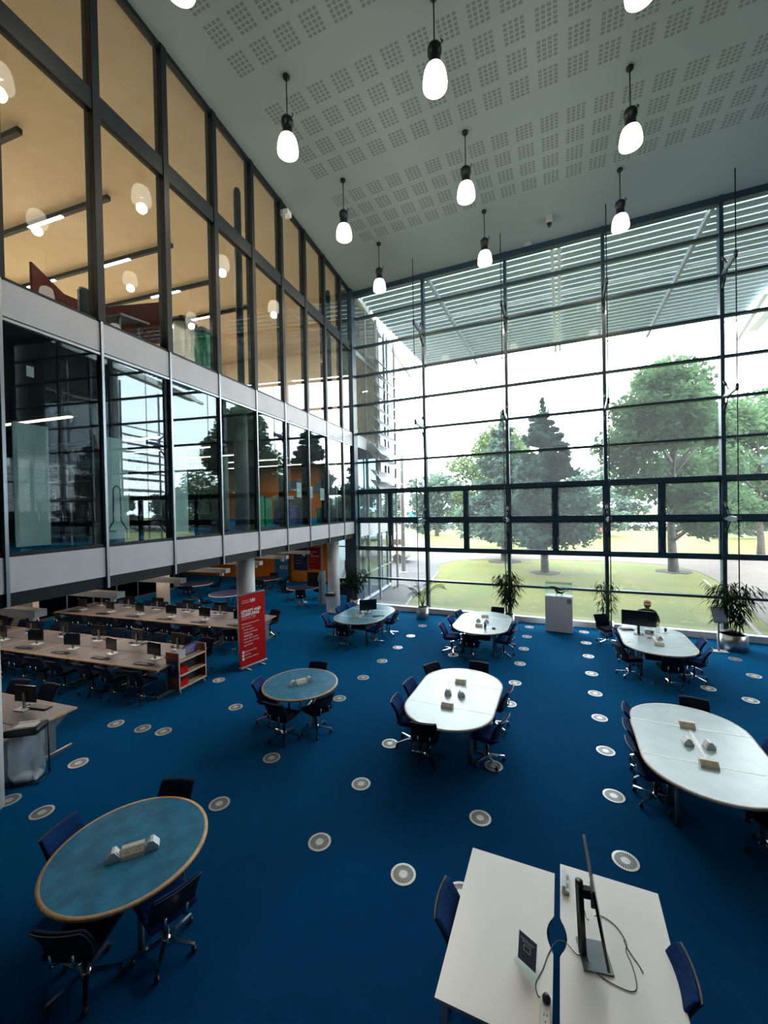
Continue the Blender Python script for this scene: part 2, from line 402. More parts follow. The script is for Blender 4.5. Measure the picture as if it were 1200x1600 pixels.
# gallery slabs and ceiling of the wing, in the wing frame (x = out of the facade, y = -back)
def WB(mb, o0, o1, s0, s1, z0, z1, mi=0): return mb.box(o0, o1, -s1, -s0, z0, z1, mi)
SE = 22.5
def WP(mb, z0, z1, o1=-.12): return mb.prism([(o1, -SE), (o1, 4.95), (-16.3, 6.3), (-16.3, -SE)], z0, z1)   # slab outline of the wing
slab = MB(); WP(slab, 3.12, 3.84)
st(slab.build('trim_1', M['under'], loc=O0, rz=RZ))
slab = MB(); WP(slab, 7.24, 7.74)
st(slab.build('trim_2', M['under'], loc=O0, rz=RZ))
fl = MB(); WP(fl, 3.84, 3.86, -.14)
st(fl.build('floor_gallery_1', M['carpet'], loc=O0, rz=RZ))
fl = MB(); WP(fl, 7.74, 7.76, -.14)
st(fl.build('floor_gallery_2', M['beige'], loc=O0, rz=RZ))  # beige in place of carpet, added to bounce light up to the ceiling
rf = MB(); WP(rf, CEIL, CEIL+.5, 0)
st(rf.build('ceiling_gallery', M['beige'], loc=O0, rz=RZ))
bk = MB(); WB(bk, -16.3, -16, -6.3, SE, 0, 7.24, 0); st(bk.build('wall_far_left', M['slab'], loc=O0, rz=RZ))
bk = MB(); WB(bk, -13.2, -13.0, -6, SE, 7.76, CEIL, 0); st(bk.build('wall_gallery_back', M['beige'], loc=O0, rz=RZ))  # pale like the floor, chosen to bounce light inside the gallery
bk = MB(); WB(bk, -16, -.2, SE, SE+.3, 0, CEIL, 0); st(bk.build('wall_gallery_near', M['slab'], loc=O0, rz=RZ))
# facade: spandrel bands, rails
mb = MB()
for k in range(NB):
    a, b = k*BL+(.42 if k == 0 else .03), (k+1)*BL-.03
    for z0, z1 in ((3.29, 3.80), (7.225, 7.735)): WB(mb, -.03, .03, a, b, z0, z1, 0)
WB(mb, -.10, 0.0, 0, NB*BL, 3.09, 3.29, 1)            # dark soffit edge
WB(mb, -.12, -.035, 0, NB*BL, 3.28, 3.83, 1); WB(mb, -.12, -.035, 0, NB*BL, 7.2, 7.76, 1)
WB(mb, -.06, .015, 0, NB*BL, 3.80, 3.86, 1); WB(mb, -.06, .035, 0, NB*BL, 7.735, 7.775, 1)
WB(mb, -.04, .04, 0, NB*BL, 7.16, 7.20, 2); WB(mb, -.06, .03, 0, NB*BL, 7.195, 7.225, 1)
st(mb.build('wall_left', [M['panel'], M['dark'], M['silver']], loc=O0, rz=RZ))
mb = MB(); WB(mb, -.10, .04, 0, NB*BL, 11.36, 11.72, 0); WB(mb, -.10, .04, 0, NB*BL, 13.98, CEIL, 0)
st(mb.build('trim_3', M['dark'], loc=O0, rz=RZ))
mb = MB(); WB(mb, -.42, .10, .0, .42, 0, CEIL, 0)
st(mb.build('trim_4', M['frame'], loc=O0, rz=RZ))     # big corner post
for k in range(NB):                                    # one window per bay: two storeys of glass, mullion on its near side
    a, b = k*BL, (k+1)*BL
    mb = MB()
    WB(mb, -.02, .055, b-.022, b+.022, 3.09, 7.75, 1); WB(mb, -.24, -.03, b-.05, b+.05, 3.84, 7.2, 0)
    WB(mb, -.16, .06, b-.065, b+.065, 7.75, CEIL, 0)
    w = st(mb.build('window_%d' % (k+10), [M['dark'], M['silver']], loc=O0, rz=RZ))
    g = MB(); WB(g, -.012, -.002, a+.03, b-.03, 3.84, 7.2); g.build('lower_pane', M['gleft'], w)
    g = MB(); WB(g, -.012, -.002, a+.07, b-.07, 7.76, 11.36); WB(g, -.012, -.002, a+.07, b-.07, 11.72, 13.98); g.build('upper_pane', M['gup'], w)
# wing outside the hall (glazed, beyond the window wall) and its bright end
for k in range(4):
    a, b = -k*BL, -min((k+1)*BL, 5.0)
    mb = MB()
    WB(mb, -.08, .05, b-.03, b+.03, 0, CEIL, 0)
    for z0, z1 in ((3.09, 3.84), (7.2, 7.76)): WB(mb, -.06, .03, b, a, z0, z1, 1)
    WB(mb, -.06, .03, b, a, 1.25, 1.31, 0); WB(mb, -.06, .03, b, a, 0, .12, 1); WB(mb, -.06, .03, b, a, 11.4, 11.6, 0)
    w = st(mb.build('window_%d' % (k+30), [M['metalpost'], M['panel']], loc=O0, rz=RZ))
    g = MB()
    for z0, z1 in ((.12, 3.09), (3.84, 7.2), (7.76, CEIL)): WB(g, -.012, -.002, b+.03, a-.03, z0, z1)
    g.build('pane', M['gwing'], w)
# end wall of the wing: orange wall on the left, glazing on the right, all storeys
mb = MB(); mb.box(-17.5, -3.6, 20.55, 20.75, 0, 3.12)
o = st(mb.build('wall_orange', M['orange']))
mb = MB(); mb.box(-17.5, -4.1, 20.55, 20.75, 3.86, 7.24); st(mb.build('wall_orange_gallery', M['orange']))
mb = MB()
for x in (-4.0, -2.9, -1.75, -.72): mb.box(x-.03, x+.03, 20.6, 20.68, 0, CEIL)
for z in (.05, 2.2, 3.12, 3.8, 7.24, 7.7, 10.5): mb.box(-4, -.7, 20.6, 20.68, z-.04, z+.04)
w = st(mb.build('window_40', [M['white']])); g = MB()
for x0, x1 in ((-3.97, -2.93), (-2.87, -1.78), (-1.72, -.75)): g.box(x0, x1, 20.63, 20.645, .1, CEIL)
g.build('pane', M['gwing'], w)
mb = MB(); mb.box(-17.5, -.8, 20.56, 20.8, 7.76, CEIL); st(mb.build('wall_end_gallery', M['cream_wall']))
# ---------------- window wall, one window per bay
for k in range(1, 7):
    x0, x1 = (k-1)*BW, k*BW
    mb = MB(); xa = x0+(.1 if k == 1 else .05); xb = x1-.05
    mb.box(x1-.055, x1+.055, D-.15, D+.10, 0, CEIL)
    for r in range(1, 11):
        z = r*ROW
        h, d = {4: (.075, .11), 3: (.075, .10), 2: (.06, .10)}.get(r, (.040, .085))
        mb.box(xa, x1-.045, D-d, D+d, z-h, z+h)
    mb.box(xa, x1-.045, D-.12, D+.12, CEIL-.22, CEIL)
    mb.box(xa, x1-.045, D-.14, D+.12, 0, .06, 1)
    xm = (x0+x1)/2; mb.box(xm-.055, xm+.055, D-.09, D+.09, 2*ROW, 4*ROW)
    w = st(mb.build('window_%d' % k, [M['frame'], M['white']]))
    g = MB()
    for r in range(0, 11):
        if r in (2, 3): continue
        g.box(xa, x1-.045, D-.006, D+.006, r*ROW+.035, min((r+1)*ROW-.035, CEIL-.22))
    g.build('pane', M['gwin'], w)
    for (a, b) in ((xa, xm-.055), (xm+.055, xb)):
        for r in (2, 3):
            z0, z1 = r*ROW+.065, (r+1)*ROW-.08
            f = MB(); q = .055
            f.box(a, a+q, D-.07, D+.05, z0, z1).box(b-q, b, D-.07, D+.05, z0, z1).box(a+q, b-q, D-.07, D+.05, z0, z0+q).box(a+q, b-q, D-.07, D+.05, z1-q, z1)
            sh = f.build('sash', M['frame'], w)
            MB().box(a+q, b-q, D-.006, D+.006, z0+q, z1-q).build('sash_pane', M['gwin'], sh)
            st_ = MB()
            for xx in (a+.02, b-.02): st_.beam((xx, D-.09, z0+.12), (xx, D-.09, z0+.55), .022, .03)
            st_.build('window_stay', M['chrome'], sh)
mb = MB(); mb.box(.35, 19.9, D-.34, D-.14, 0, .20, 0)
st(mb.build('trim_5', M['white']))                      # low pale sill along the glass
# ---------------- round columns
ci = 0
for o_, s_ in ((-.55, 1.42), (-.58, 7.22), (-.74, 13.27)):
    ci += 1
    c = LW(o_, s_)
    st(MB().lathe([(.25, 0), (.25, 3.12)], n=32).build('trim_column_%d' % ci, M['column'], loc=c))
    st(MB().lathe([(.25, 3.86), (.25, 7.24)], n=32).build('trim_column_%d' % (ci+10), M['column'], loc=c))
    st(MB().lathe([(.10, 7.76), (.10, 13.5), (.07, 13.6)], n=16).build('trim_column_%d' % (ci+20), M['dark'], loc=c))
for x, y in ((-6.75, 11.7),):
    ci += 1
    st(MB().lathe([(.25, 0), (.25, 3.12)], n=28).build('trim_column_%d' % ci, M['cream_wall'], loc=(x, y, 0)))
# glazed partition at the back of the ground floor
mb = MB(); g = MB()
for i in range(9):
    s = -1+i*1.15; WB(mb, -11.72, -11.66, s-.025, s+.025, .12, 3.1)
WB(mb, -11.75, -11.62, -1, 8.2, 0, .12); WB(mb, -11.73, -11.65, -1, 8.2, 2.1, 2.16)
w = st(mb.build('window_50', M['silver'], loc=O0, rz=RZ))
WB(g, -11.70, -11.69, -1, 8.2, .12, 3.1); g.build('pane', M['gsmoke'], w)
mb = MB(); WB(mb, -11.7, -9.9, 6.9, 7.1, 0, 3.12); st(mb.build('wall_cream', M['cream_wall'], loc=O0, rz=RZ))
mb = MB(); WB(mb, -12.9, -11.7, 8.1, 8.3, 0, 3.12); st(mb.build('wall_wood', M['wood'], loc=O0, rz=RZ))

# ================================================================== OUTSIDE
def ground(name, poly, z, m):
    return MB().prism(poly, z-.25, z).build(name, m)
st(ground('ground_grass', [(-220, D+.12), (260, D+.12), (260, 420), (-220, 420)], -.10, M['grass']))
P_t = [(-60, 21.6), (-1.0, 21.6), (-.2, D+.15), (2.0, D+.15), (1.55, 19), (1.35, 22.5), (.6, 27), (-.2, 30.5), (.6, 33), (3, 34.7), (8, 35.6), (13, 35.5), (15.6, 34.3), (16.5, 31.6), (16.5, 28.5), (15.7, 22.3), (14.9, D+.15), (90, D+.15), (90, 60), (60, 44), (32, 39.5), (22, 38.6), (14, 39.6), (2, 38.8), (-4, 42), (-16, 70), (-60, 80)]
left = [(-60, 21.6), (-1.2, 21.6), (-.3, D+.15), (2.0, D+.15), (1.55, 19), (1.35, 22.5), (.6, 27), (-.2, 30.5), (.4, 33), (.5, 38.9), (-4, 42), (-16, 70), (-60, 90)]
st(ground('ground_tarmac', left, -.085, M['tarmac']))
right = [(.4, 33.2), (3, 34.7), (8, 35.6), (13, 35.5), (15.6, 34.3), (16.5, 31.6), (16.5, 28.5), (15.7, 22.3), (14.9, D+.15), (90, D+.15), (90, 60), (60, 44), (32, 39.5), (22, 38.6), (14, 39.6), (.4, 38.8)]
st(ground('ground_paving', right, -.08, M['paving']))
mb = MB()
for a, b in (((15.9, 28.5), (15.2, 22.3)), ((15.2, 22.3), (14.4, 16.6)), ((1.62, 19), (2.05, 16.6)), ((1.42, 22.5), (1.62, 19)), ((.68, 27), (1.42, 22.5))): mb.beam((*a, -.075), (*b, -.075), .12, .03)
st(mb.build('trim_kerb', M['kerb']))
st(ground('ground_car_park', [(-80, 78), (120, 78), (120, 120), (-80, 120)], -.085, M['tarmac']))
# canopy of louvres over the window wall
ZC = 14.30
mb = MB()
for i in range(25):
    y = 17.0+i*.43; z = ZC+.02
    prof = [(math.cos(q_)*.185, math.sin(q_)*.085) for q_ in [math.pi*2*w_/14 for w_ in range(14)]]
    b = len(mb.v); n_ = len(prof)
    for x in (-.1, 17.4):
        mb.v += [(x, y+py, z+pz) for py, pz in prof]
    for j in range(n_):
        mb.f.append([b+j, b+(j+1) % n_, b+n_+(j+1) % n_, b+n_+j]); mb.m.append(0); mb.sm.append(True)
canopy = thing('louvred_canopy', 'pale louvred sun canopy over the window wall', 'canopy', (0, 0, 0))
mb.build('louvre_blades', M['louvre'], canopy)
for x in (3.4, 8.3, 8.55, 13.2):
    c = MB(); c.box(x-.06, x+.06, 16.45, 28.0, ZC-.28, ZC-.10)
    c.build('beam', M['white'] if 8 < x < 9 else M['metalpost'], canopy)
for y in (20.5, 27.75): MB().box(-.1, 17.4, y-.035, y+.035, ZC-.22, ZC-.12).build('cross_beam', M['white'], canopy)
c = MB().beam((.02, 16.5, ZC-.15), (-1.55, 28.3, ZC-.15), .22, .34); c.build('edge_beam', M['white'], canopy)
c = MB().beam((17.75, 16.5, ZC-.15), (18.5, 29.5, ZC-.15), .5, .40); c.beam((17.2, 24, ZC-.4), (18.1, 30.2, ZC-.4), .18, .22); c.build('edge_beam', M['white'], canopy)
cp_ = thing('canopy_column', 'tall slim grey steel column standing outside on the tarmac', 'column', (-1.47, 25.9, -.1))
MB().lathe([(.14, .12), (.14, 14.2)], n=20).build('shaft', M['metalpost'], cp_)
MB().lathe([(.30, 0), (.30, .05), (.16, .12), (.14, .12)], n=20).build('base_plate', M['metalpost'], cp_)
# fins beside the wing
fn = thing('sun_fin_screen', 'stack of long grey sun fins at the end of the glazed wing', 'sun screen', LW(.45, -3.3, 0), RZ)
zs = [11.7, 11.1, 10.5, 9.9, 9.3, 8.7, 8.1, 7.3, 6.8, 6.0, 5.5]
for z in zs:
    b = MB(); prof = [(-.30, .30), (-.08, .14), (.14, -.10), (.32, -.32), (.10, -.16), (-.12, .08)]
    for y in (-1.9, 1.8): b.v += [(px, y, z+pz) for px, pz in prof]
    for j in range(6): b.f.append([j, (j+1) % 6, 6+(j+1) % 6, 6+j]); b.m.append(0); b.sm.append(False)
    b.f += [[5, 4, 3, 2, 1, 0], [6, 7, 8, 9, 10, 11]]; b.m += [0, 0]; b.sm += [False, False]
    b.build('fin', M['winglou'], fn)
for y in (-1.5, 1.5): MB().box(-.05, .05, y-.05, y+.05, -.1, 13.6).build('mast', M['metalpost'], fn)

# ---------------- trees
def blob_leaves(mb, c, rad, n, size, r_=rnd, sq=(1, 1, 1)):
    for _ in range(n):
        u = Vector((r_.gauss(0, 1), r_.gauss(0, 1), r_.gauss(0, 1))).normalized()*(r_.random()**.45)*rad
        p = Vector(c)+Vector((u.x*sq[0], u.y*sq[1], u.z*sq[2]))
        a = Vector((r_.uniform(-1, 1), r_.uniform(-1, 1), r_.uniform(-.6, .6))).normalized(); b = a.cross(Vector((r_.uniform(-1, 1), r_.uniform(-1, 1), r_.uniform(-1, 1)))).normalized()
        s = size*r_.uniform(.6, 1.4)
        mb.add([p-a*s, p+b*s*.5, p+a*s, p-b*s*.5], [(0, 1, 2, 3)])
def tree(name, label, loc, h, crown, leaves, size, lm, kind, seed):
    r_ = random.Random(seed)
    t = thing(name, label, 'tree', (loc[0], loc[1], -.1))
    tr = MB(); br = MB(); fo = MB()
    th = h*(.55 if kind == 'broad' else .93)
    path = [(r_.uniform(-.08, .08)*i, r_.uniform(-.08, .08)*i, th*i/5) for i in range(6)]
    tr.tube(path, [h*.023, h*.018, h*.016, h*.013, h*.009, h*.004], 10)
    if kind == 'broad':
        for i in range(19):
            z = h*r_.uniform(.17, .85); a = r_.uniform(0, 6.28); q = crown*r_.uniform(.35, .85)*(1 if z < h*.7 else .6)
            e = Vector((math.cos(a)*q, math.sin(a)*q, z+h*.06)); z0 = min(z*.75, th*.98)
            br.tube([(0, 0, z0), e*.5+Vector((0, 0, z0*.5+.1)), e], [.12, .07, .02], 5)
            blob_leaves(fo, e, crown*r_.uniform(.30, .45), leaves//20, size, r_, (1, 1, .7))
        blob_leaves(fo, (0, 0, h*.86), crown*.5, leaves//7, size, r_, (1, 1, .9))
    else:
        nl = 22
        for i in range(nl):
            if i == 0:
                for j in range(9): blob_leaves(fo, (0, 0, h*(.84+.018*j)), .42-.04*j, 40, size*.8, r_, (1, 1, 1.5))
            z = h*(.15+.74*i/nl)+r_.uniform(-.15, .15); q = crown*max(.0, 1-(z/h-.12)/.87)**.85*r_.uniform(.7, 1.15)+.12
            for j in range(7):
                a = r_.uniform(0, 6.28); qq = q*r_.uniform(.7, 1.1); e = Vector((math.cos(a)*qq, math.sin(a)*qq, z+qq*.22))
                br.tube([(0, 0, z-.2), e*.6+Vector((0, 0, z*.4)), e], [.05, .025, .008], 4)
                for f in (.3, .6, .85, 1.0):
                    blob_leaves(fo, Vector((e.x*f, e.y*f, z+qq*.22*f)), max(.16, q*.25), max(4, leaves//(nl*22)), size, r_, (1, 1, .75))
    tr.build('trunk', M['bark'], t); br.build('branches', M['bark'], t); fo.build('foliage', lm, t)
    return t
tree('conifer_tree', 'dark conifer with spreading tiers at the centre of the lawn', (7.45, 28.7), 11.6, 3.15, 26000, .17, M['treeB'], 'pine', 3)
tree('conifer_tree', 'conifer left of the central one, ringed by bare earth', (4.2, 33.9), 12.2, 3.0, 26000, .18, M['treeB'], 'pine', 5)
tree('oak_tree', 'tall broad leafed tree on the right of the lawn', (15.1, 31.4), 13.6, 4.7, 24000, .19, M['treeA'], 'broad', 8)
tree('leafy_tree', 'light green broad tree beyond the two conifers on the left', (2.2, 46), 13.0, 5.2, 11000, .24, M['treeC'], 'broad', 11)
tree('leafy_tree', 'broad tree at the far right edge beyond the paving', (22.5, 40), 12.5, 5.2, 12000, .22, M['treeA'], 'broad', 13)
for (x, y, rr) in ((7.45, 28.7, .95), (4.2, 33.6, 1.3), (15.1, 31.4, 1.0)):
    n_ = 28; pl = [(x+math.cos(6.283*i/n_)*rr*rnd.uniform(.85, 1.1), y+math.sin(6.283*i/n_)*rr*rnd.uniform(.85, 1.1)) for i in range(n_)]
    tag(MB().prism(pl, -.1, -.075).build('mulch_ring', M['mulch']), 'ring of brown mulch around the foot of the ' + {7.45: 'central conifer', 4.2: 'left conifer', 15.1: 'tall broad leafed tree'}[x], 'mulch', kind='stuff')
protos = []
for i in range(3):
    r_ = random.Random(40+i); t = thing('distant_tree', 'far tree', 'tree', (0, 0, -.1)); fo = MB(); tr = MB()
    tr.tube([(0, 0, 0), (0, 0, 6)], [.3, .15], 6)
    for j in range(16):
        a = r_.uniform(0, 6.28); q = r_.uniform(0, 2.6); blob_leaves(fo, (math.cos(a)*q, math.sin(a)*q, r_.uniform(1.6, 8.3)), r_.uniform(1.3, 2.2), 150, .42, r_)
    tr.build('trunk', M['bark'], t); fo.build('foliage', M['treeD'], t); protos.append(Proto(t))
r_ = random.Random(2)
NT = 17
for i in range(NT):
    x = -46+i*8.3+r_.uniform(-.3, .3); y = 90+(i % 2)*3
    o = protos[i % 3].place((x, y, -.1), r_.uniform(0, 6), 'hazy green tree of the far line behind the car park', 'far line of trees')
    k = r_.uniform(.8, 1.1); o.scale = (1.0, 1.0, k)
for i, (x, y, k) in enumerate(((-9, 60, 1.05), (12.5, 62, .95), (26, 60, 1.2), (34, 66, 1.2))):
    o = protos[i % 3].place((x, y, -.1), i*1.3, ['mid-distance leafy tree left of the pale tarmac', 'rounded tree between the conifers and the tall broad leafed tree, in the mid distance', 'mid-distance tree right of the red sculpture, behind the tall broad leafed tree', 'mid-distance tree at the far right of the lawn'][i])
    o['group'] = 'far line of trees' if False else 'trees in the mid distance'; o.scale = (1.2, 1.2, k)
hd = MB(); r_ = random.Random(4)
for i in range(60):
    blob_leaves(hd, (-20+i*1.8, 76+r_.uniform(-.3, .3), .5), 1.0, 60, .28, r_, (1.1, .6, .75))
tag(hd.build('clipped_hedge', M['hedge']), 'long low clipped hedge at the back of the lawn', 'hedge')
# parked cars
c = thing('parked_car', 'car', 'car'); b = MB()
b.rbox((0, 0, .62), (4.3, 1.75, .62), .22); b.build('body', M['car'], c)
b = MB(); b.rbox((-.15, 0, 1.12), (2.3, 1.5, .55), .25); b.build('cabin', M['carwin'], c)
for x in (-1.35, 1.35):
    for y in (-.8, .8): MB().tube([(x, y-.1, .32), (x, y+.1, .32)], .32, 14).build('wheel', M['black'], c)
pc = Proto(c)
for i, x in enumerate((2, 7.2, 12.0, 16.8, 21.5, 28)):
    pc.place((x, 82.5, -.08), (i % 2)*3.14, 'white car parked beyond the hedge', 'parked white cars')
sp_ = thing('red_sculpture', 'tall thin weathered red sculpture standing on the far grass', 'sculpture', (13.9, 69.4, -.1))
MB().prism([(-.55, 0), (.6, 0), (.35, .4), (-.3, .4)], 0, .25).build('plinth', M['sculpt'], sp_)
MB().beam((0, .2, .2), (-.1, .2, 7.2), .8, .5, taper=.3).beam((.3, .1, .2), (.0, .2, 4.5), .35, .3, taper=.4).build('blade', M['sculpt'], sp_)
bk_ = thing('blue_kiosk', 'small bright blue box far off beside the tarmac', 'kiosk', (-33.5, 118, -.1))
MB().box(-1.4, 1.4, -1, 1, 0, 3.2).build('cabin', M['bluekiosk'], bk_); MB().box(-1.6, 1.6, -1.2, 1.2, 3.2, 3.45).build('roof', M['white'], bk_)
# wing on the right, outside the glass
mb = MB(); mb.box(17.9, 24, 21.0, 21.3, -.1, CEIL).box(23.7, 24, D+.2, 21, -.1, CEIL)
for z in (3.1, 7.2): mb.box(17.9, 24, D+.2, 21.2, z, z+.7)
for y in (17.8, 19.3, 20.9): mb.box(17.85, 17.95, y-.05, y+.05, -.1, CEIL)
for z in (1.3, 5.2, 9.3, 11.4): mb.box(17.85, 17.95, D+.2, 21, z-.05, z+.05)
mb.box(18.05, 23.7, D+.3, 20.9, -.1, CEIL, 1)  # solid dark fill added to keep bright sky out of the facade reflections
st(mb.build('wall_right_wing', [M['metalpost'], M['slab']]))
st(MB().box(17.88, 17.90, D+.2, 21, 0, CEIL).build('window_60', M['gwing']))
fr_ = thing('sun_fin_screen', 'matching stack of fins on the wing to the right of the window wall', 'sun screen', (18.6, 24.0, 0))
for z in zs[2:]:
    b = MB(); prof = [(.32, .10), (.1, .12), (-.15, .03), (-.34, -.12), (-.12, -.03), (.12, .05)]
    for y in (-2.2, 1.8): b.v += [(px, y, z+pz) for px, pz in prof]
    for j in range(6): b.f.append([j, 6+j, 6+(j+1) % 6, (j+1) % 6]); b.m.append(0); b.sm.append(False)
    b.build('fin', M['winglou'], fr_)
for y in (-1.9, 1.6): MB().box(-.05, .05, y-.05, y+.05, -.1, 13.6).build('mast', M['metalpost'], fr_)
# white vehicle seen through the wing end
vn = thing('white_van', 'white van parked outside the end of the wing', 'van', (-5.5, 31, -.085), .1)
MB().rbox((0, 0, 1.35), (5.6, 2.1, 1.9), .25).build('body', M['car'], vn); MB().box(-1.8, 2.2, -1.07, 1.07, 1.5, 1.95).build('side_window', M['carwin'], vn)
for x in (-1.8, 1.8): MB().tube([(x, -1.06, .38), (x, 1.06, .38)], .38, 14).build('wheel', M['black'], vn)

# ================================================================== LIGHTS OF THE HOUSE
# ---- hall pendants
pl = thing('pendant_lamp', 'pendant', 'lamp', (0, 0, 0))          # origin at the ceiling
MB().lathe([(.0, 0), (.07, 0), (.07, -.05), (.03, -.10), (.0, -.10)][::-1], n=20).build('ceiling_rose', M['dark'], pl)
MB().tube([(0, 0, -.08), (0, 0, -.98)], .014, 6).build('cord', M['black'], pl)
hs = MB().lathe([(.0, -.95), (.05, -.95), (.075, -1.0), (.115, -1.02), (.125, -1.06), (.125, -1.16), (.10, -1.18), (.10, -1.36), (.115, -1.38), (.115, -1.44), (0, -1.44)][::-1], n=24).build('housing', M['dark'], pl)
MB().tube([(.11, 0, -1.02), (.15, 0, -.98), (.12, 0, -.93)], .012, 6).build('hook', M['dark'], hs)
sh = MB().lathe([(.11, -1.42), (.155, -1.455), (.185, -1.53), (.205, -1.64), (.218, -1.77), (.212, -1.84), (.20, -1.85), (.205, -1.77), (.19, -1.64), (.165, -1.53), (.12, -1.47)], n=28).build('glass_shade', M['lamp'], pl)
MB().lathe([(0, -1.46), (.05, -1.46), (.075, -1.56), (.07, -1.66), (.0, -1.70)][::-1], n=16).build('bulb', M['tubew'], sh)
pe_ = bpy.data.lights.new('pendant_light', 'POINT'); pe_.energy = 46; pe_.color = (1, .87, .68); pe_.shadow_soft_size = .12
lo = bpy.data.objects.new('pendant_light', pe_); col.objects.link(lo); lo.parent = pl; lo.location = (0, 0, -2.0)
PP = Proto(pl); pl.scale = (1.08, 1.08, .935)
xs = {0: 'left column', 1: 'middle column', 2: 'right column'}
GX = [[3.25, 6.5, 9.7], [2.99, 6.40, 9.75], [2.73, 6.34, 10.02], [2.50, 6.30, 10.18]]
GY = [4.55, 7.58, 10.61, 13.67]
rowl = ['cut off by the top of the frame', 'third back from the window', 'second back from the window', 'closest to the window']
for j, y in enumerate(GY):
    for i, x in enumerate(GX[j]):
        if j == 0 and i > 0: continue
        PP.place((x, y, CEIL), 0, 'lit glass pendant lamp, %s, %s' % (rowl[j], xs[i]), 'pendant lamps of the hall')
# ---- under-gallery light troughs (seen below the slab)
tg = thing('light_trough', 'trough', 'lamp', (0, 0, 0), RZ)         # x from 0 (hall end) inwards to -8
b = MB(); b.box(-8, 0, -.10, .10, -.06, .07); b.build('housing', M['trough'], tg)
MB().box(0, .02, -.105, .105, -.065, .075).build('end_cap', M['paper'], tg)
for a in (-1.9, -4.6, -7.3): MB().tube([(a-.55, 0, .11), (a+.55, 0, .11)], .02, 8).build('uplight_tube', M['tube'], tg)
for a in (-1.0, -4, -7): MB().tube([(a, 0, .08), (a, 0, .62)], .008, 5).build('hanger', M['silver'], tg)
MB().box(-.28, -.16, -.03, .03, -.16, -.06).build('pull_switch', M['paper'], tg)
for a in (-2.2, -5.6):
    al = bpy.data.lights.new('trough_light', 'AREA'); al.shape = 'RECTANGLE'; al.size = 2.2; al.size_y = .2; al.energy = 20; al.color = (1, .80, .62)
    ao = bpy.data.objects.new('trough_light', al); col.objects.link(ao); ao.parent = tg; ao.location = (a, 0, .12); ao.rotation_euler = (math.pi, 0, 0)
    al = bpy.data.lights.new('trough_downlight', 'AREA'); al.shape = 'RECTANGLE'; al.size = 2.2; al.size_y = .2; al.energy = 7; al.color = (1, .86, .74)
    ao = bpy.data.objects.new('trough_downlight', al); col.objects.link(ao); ao.parent = tg; ao.location = (a, 0, -.07)
TG = Proto(tg)
tl = ['nearest, above the desks at the left edge', 'second from the left edge, behind the nearest', 'third from the left edge', 'fourth from the left edge', 'fifth from the left edge', 'sixth, in front of the orange wall', 'seventh, beside the glazed end of the wing']
for i, s in enumerate((11.75, 10.1, 8.25, 6.45, 4.7, 2.95, 1.2)):
    TG.place(LW(-1.85, s, 2.5), RZ, 'long suspended light trough under the gallery, ' + tl[i], 'light troughs under the gallery')
# ---- upper gallery linear lights
ul = thing('linear_ceiling_light', 'linear', 'lamp', (0, 0, 0), RZ)
MB().box(-8.2, 0, -.06, .06, -.14, 0).build('housing', M['dark'], ul)
t_ = MB(); t_.box(-3.55, -2.0, -.05, .05, -.16, -.14); t_.box(-7.6, -6.0, -.05, .05, -.16, -.14); t_.build('diffuser', M['tubew'], ul)
for a in (-2.8, -6.8):
    al = bpy.data.lights.new('gallery_light', 'AREA'); al.shape = 'RECTANGLE'; al.size = 1.6; al.size_y = .12; al.energy = 88; al.color = (1, .84, .66)
    ao = bpy.data.objects.new('gallery_light', al); col.objects.link(ao); ao.parent = ul; ao.location = (a, 0, -.19)
UL = Proto(ul)
for i, s in enumerate((12.5, 10.2, 7.9, 5.55, 3.2, .9)):
    UL.place(LW(-4.65, s, 13.98), RZ, 'dark linear ceiling light with bright tube in the top gallery, %s from the left edge' % ORD[i], 'linear lights of the top gallery')
# ---- first gallery: warm glow strips
fl_ = thing('strip_light', 'strip', 'lamp', (0, 0, 0), RZ)
MB().box(-5.5, 0, -.09, .09, -.08, 0).build('housing', M['trough'], fl_)
for a in (-.5, -5): MB().tube([(a, 0, 0), (a, 0, .34)], .008, 5).build('hanger', M['silver'], fl_)
MB().box(-5.3, -.2, -.06, .06, -.10, -.08).build('diffuser', M['tube'], fl_)
al = bpy.data.lights.new('strip_light_lamp', 'AREA'); al.shape = 'RECTANGLE'; al.size = 5; al.size_y = .15; al.energy = 12; al.color = (1, .75, .5)
ao = bpy.data.objects.new('strip_light_lamp', al); col.objects.link(ao); ao.parent = fl_; ao.location = (-2.7, 0, -.13)
FL = Proto(fl_)
for i, s in enumerate((9.9, 6.9, 4.6, 2.4, .2, -2.2)):
    FL.place(LW(-3.4, s, 6.9), RZ, 'warm strip light over the book stacks behind the middle glazing, %s from the left edge' % ORD[i], 'strip lights of the middle gallery')

# ================================================================== HALL FITTINGS
# ---- floor vents
def vent():
    b = MB(); n = 40
    b.lathe([(0, .002), (.145, .002)], n=n, mi=1, smooth=False)
    b.lathe([(.150, 0), (.150, .006), (.122, .007), (.122, .002)], n=n, mi=0, smooth=False, caps=False)
    b.lathe([(.052, .002), (.052, .008), (.0, .009)], n=20, mi=0, smooth=False)
    for k in range(28):
        t = 2*math.pi*k/28; c, s_ = math.cos(t), math.sin(t); w0, w1 = .0024, .0052
        b.add([(c*.05-s_*w0, s_*.05+c*w0, .006), (c*.05+s_*w0, s_*.05-c*w0, .006), (c*.125+s_*w1, s_*.125-c*w1, .006), (c*.125-s_*w1, s_*.125+c*w1, .006)], [(0, 1, 2, 3)], 0)
    return b.build('floor_vent', [M['ventmetal'], M['ventdark']])
v0 = tag(vent(), 'v', 'vent'); VP = Proto(v0)
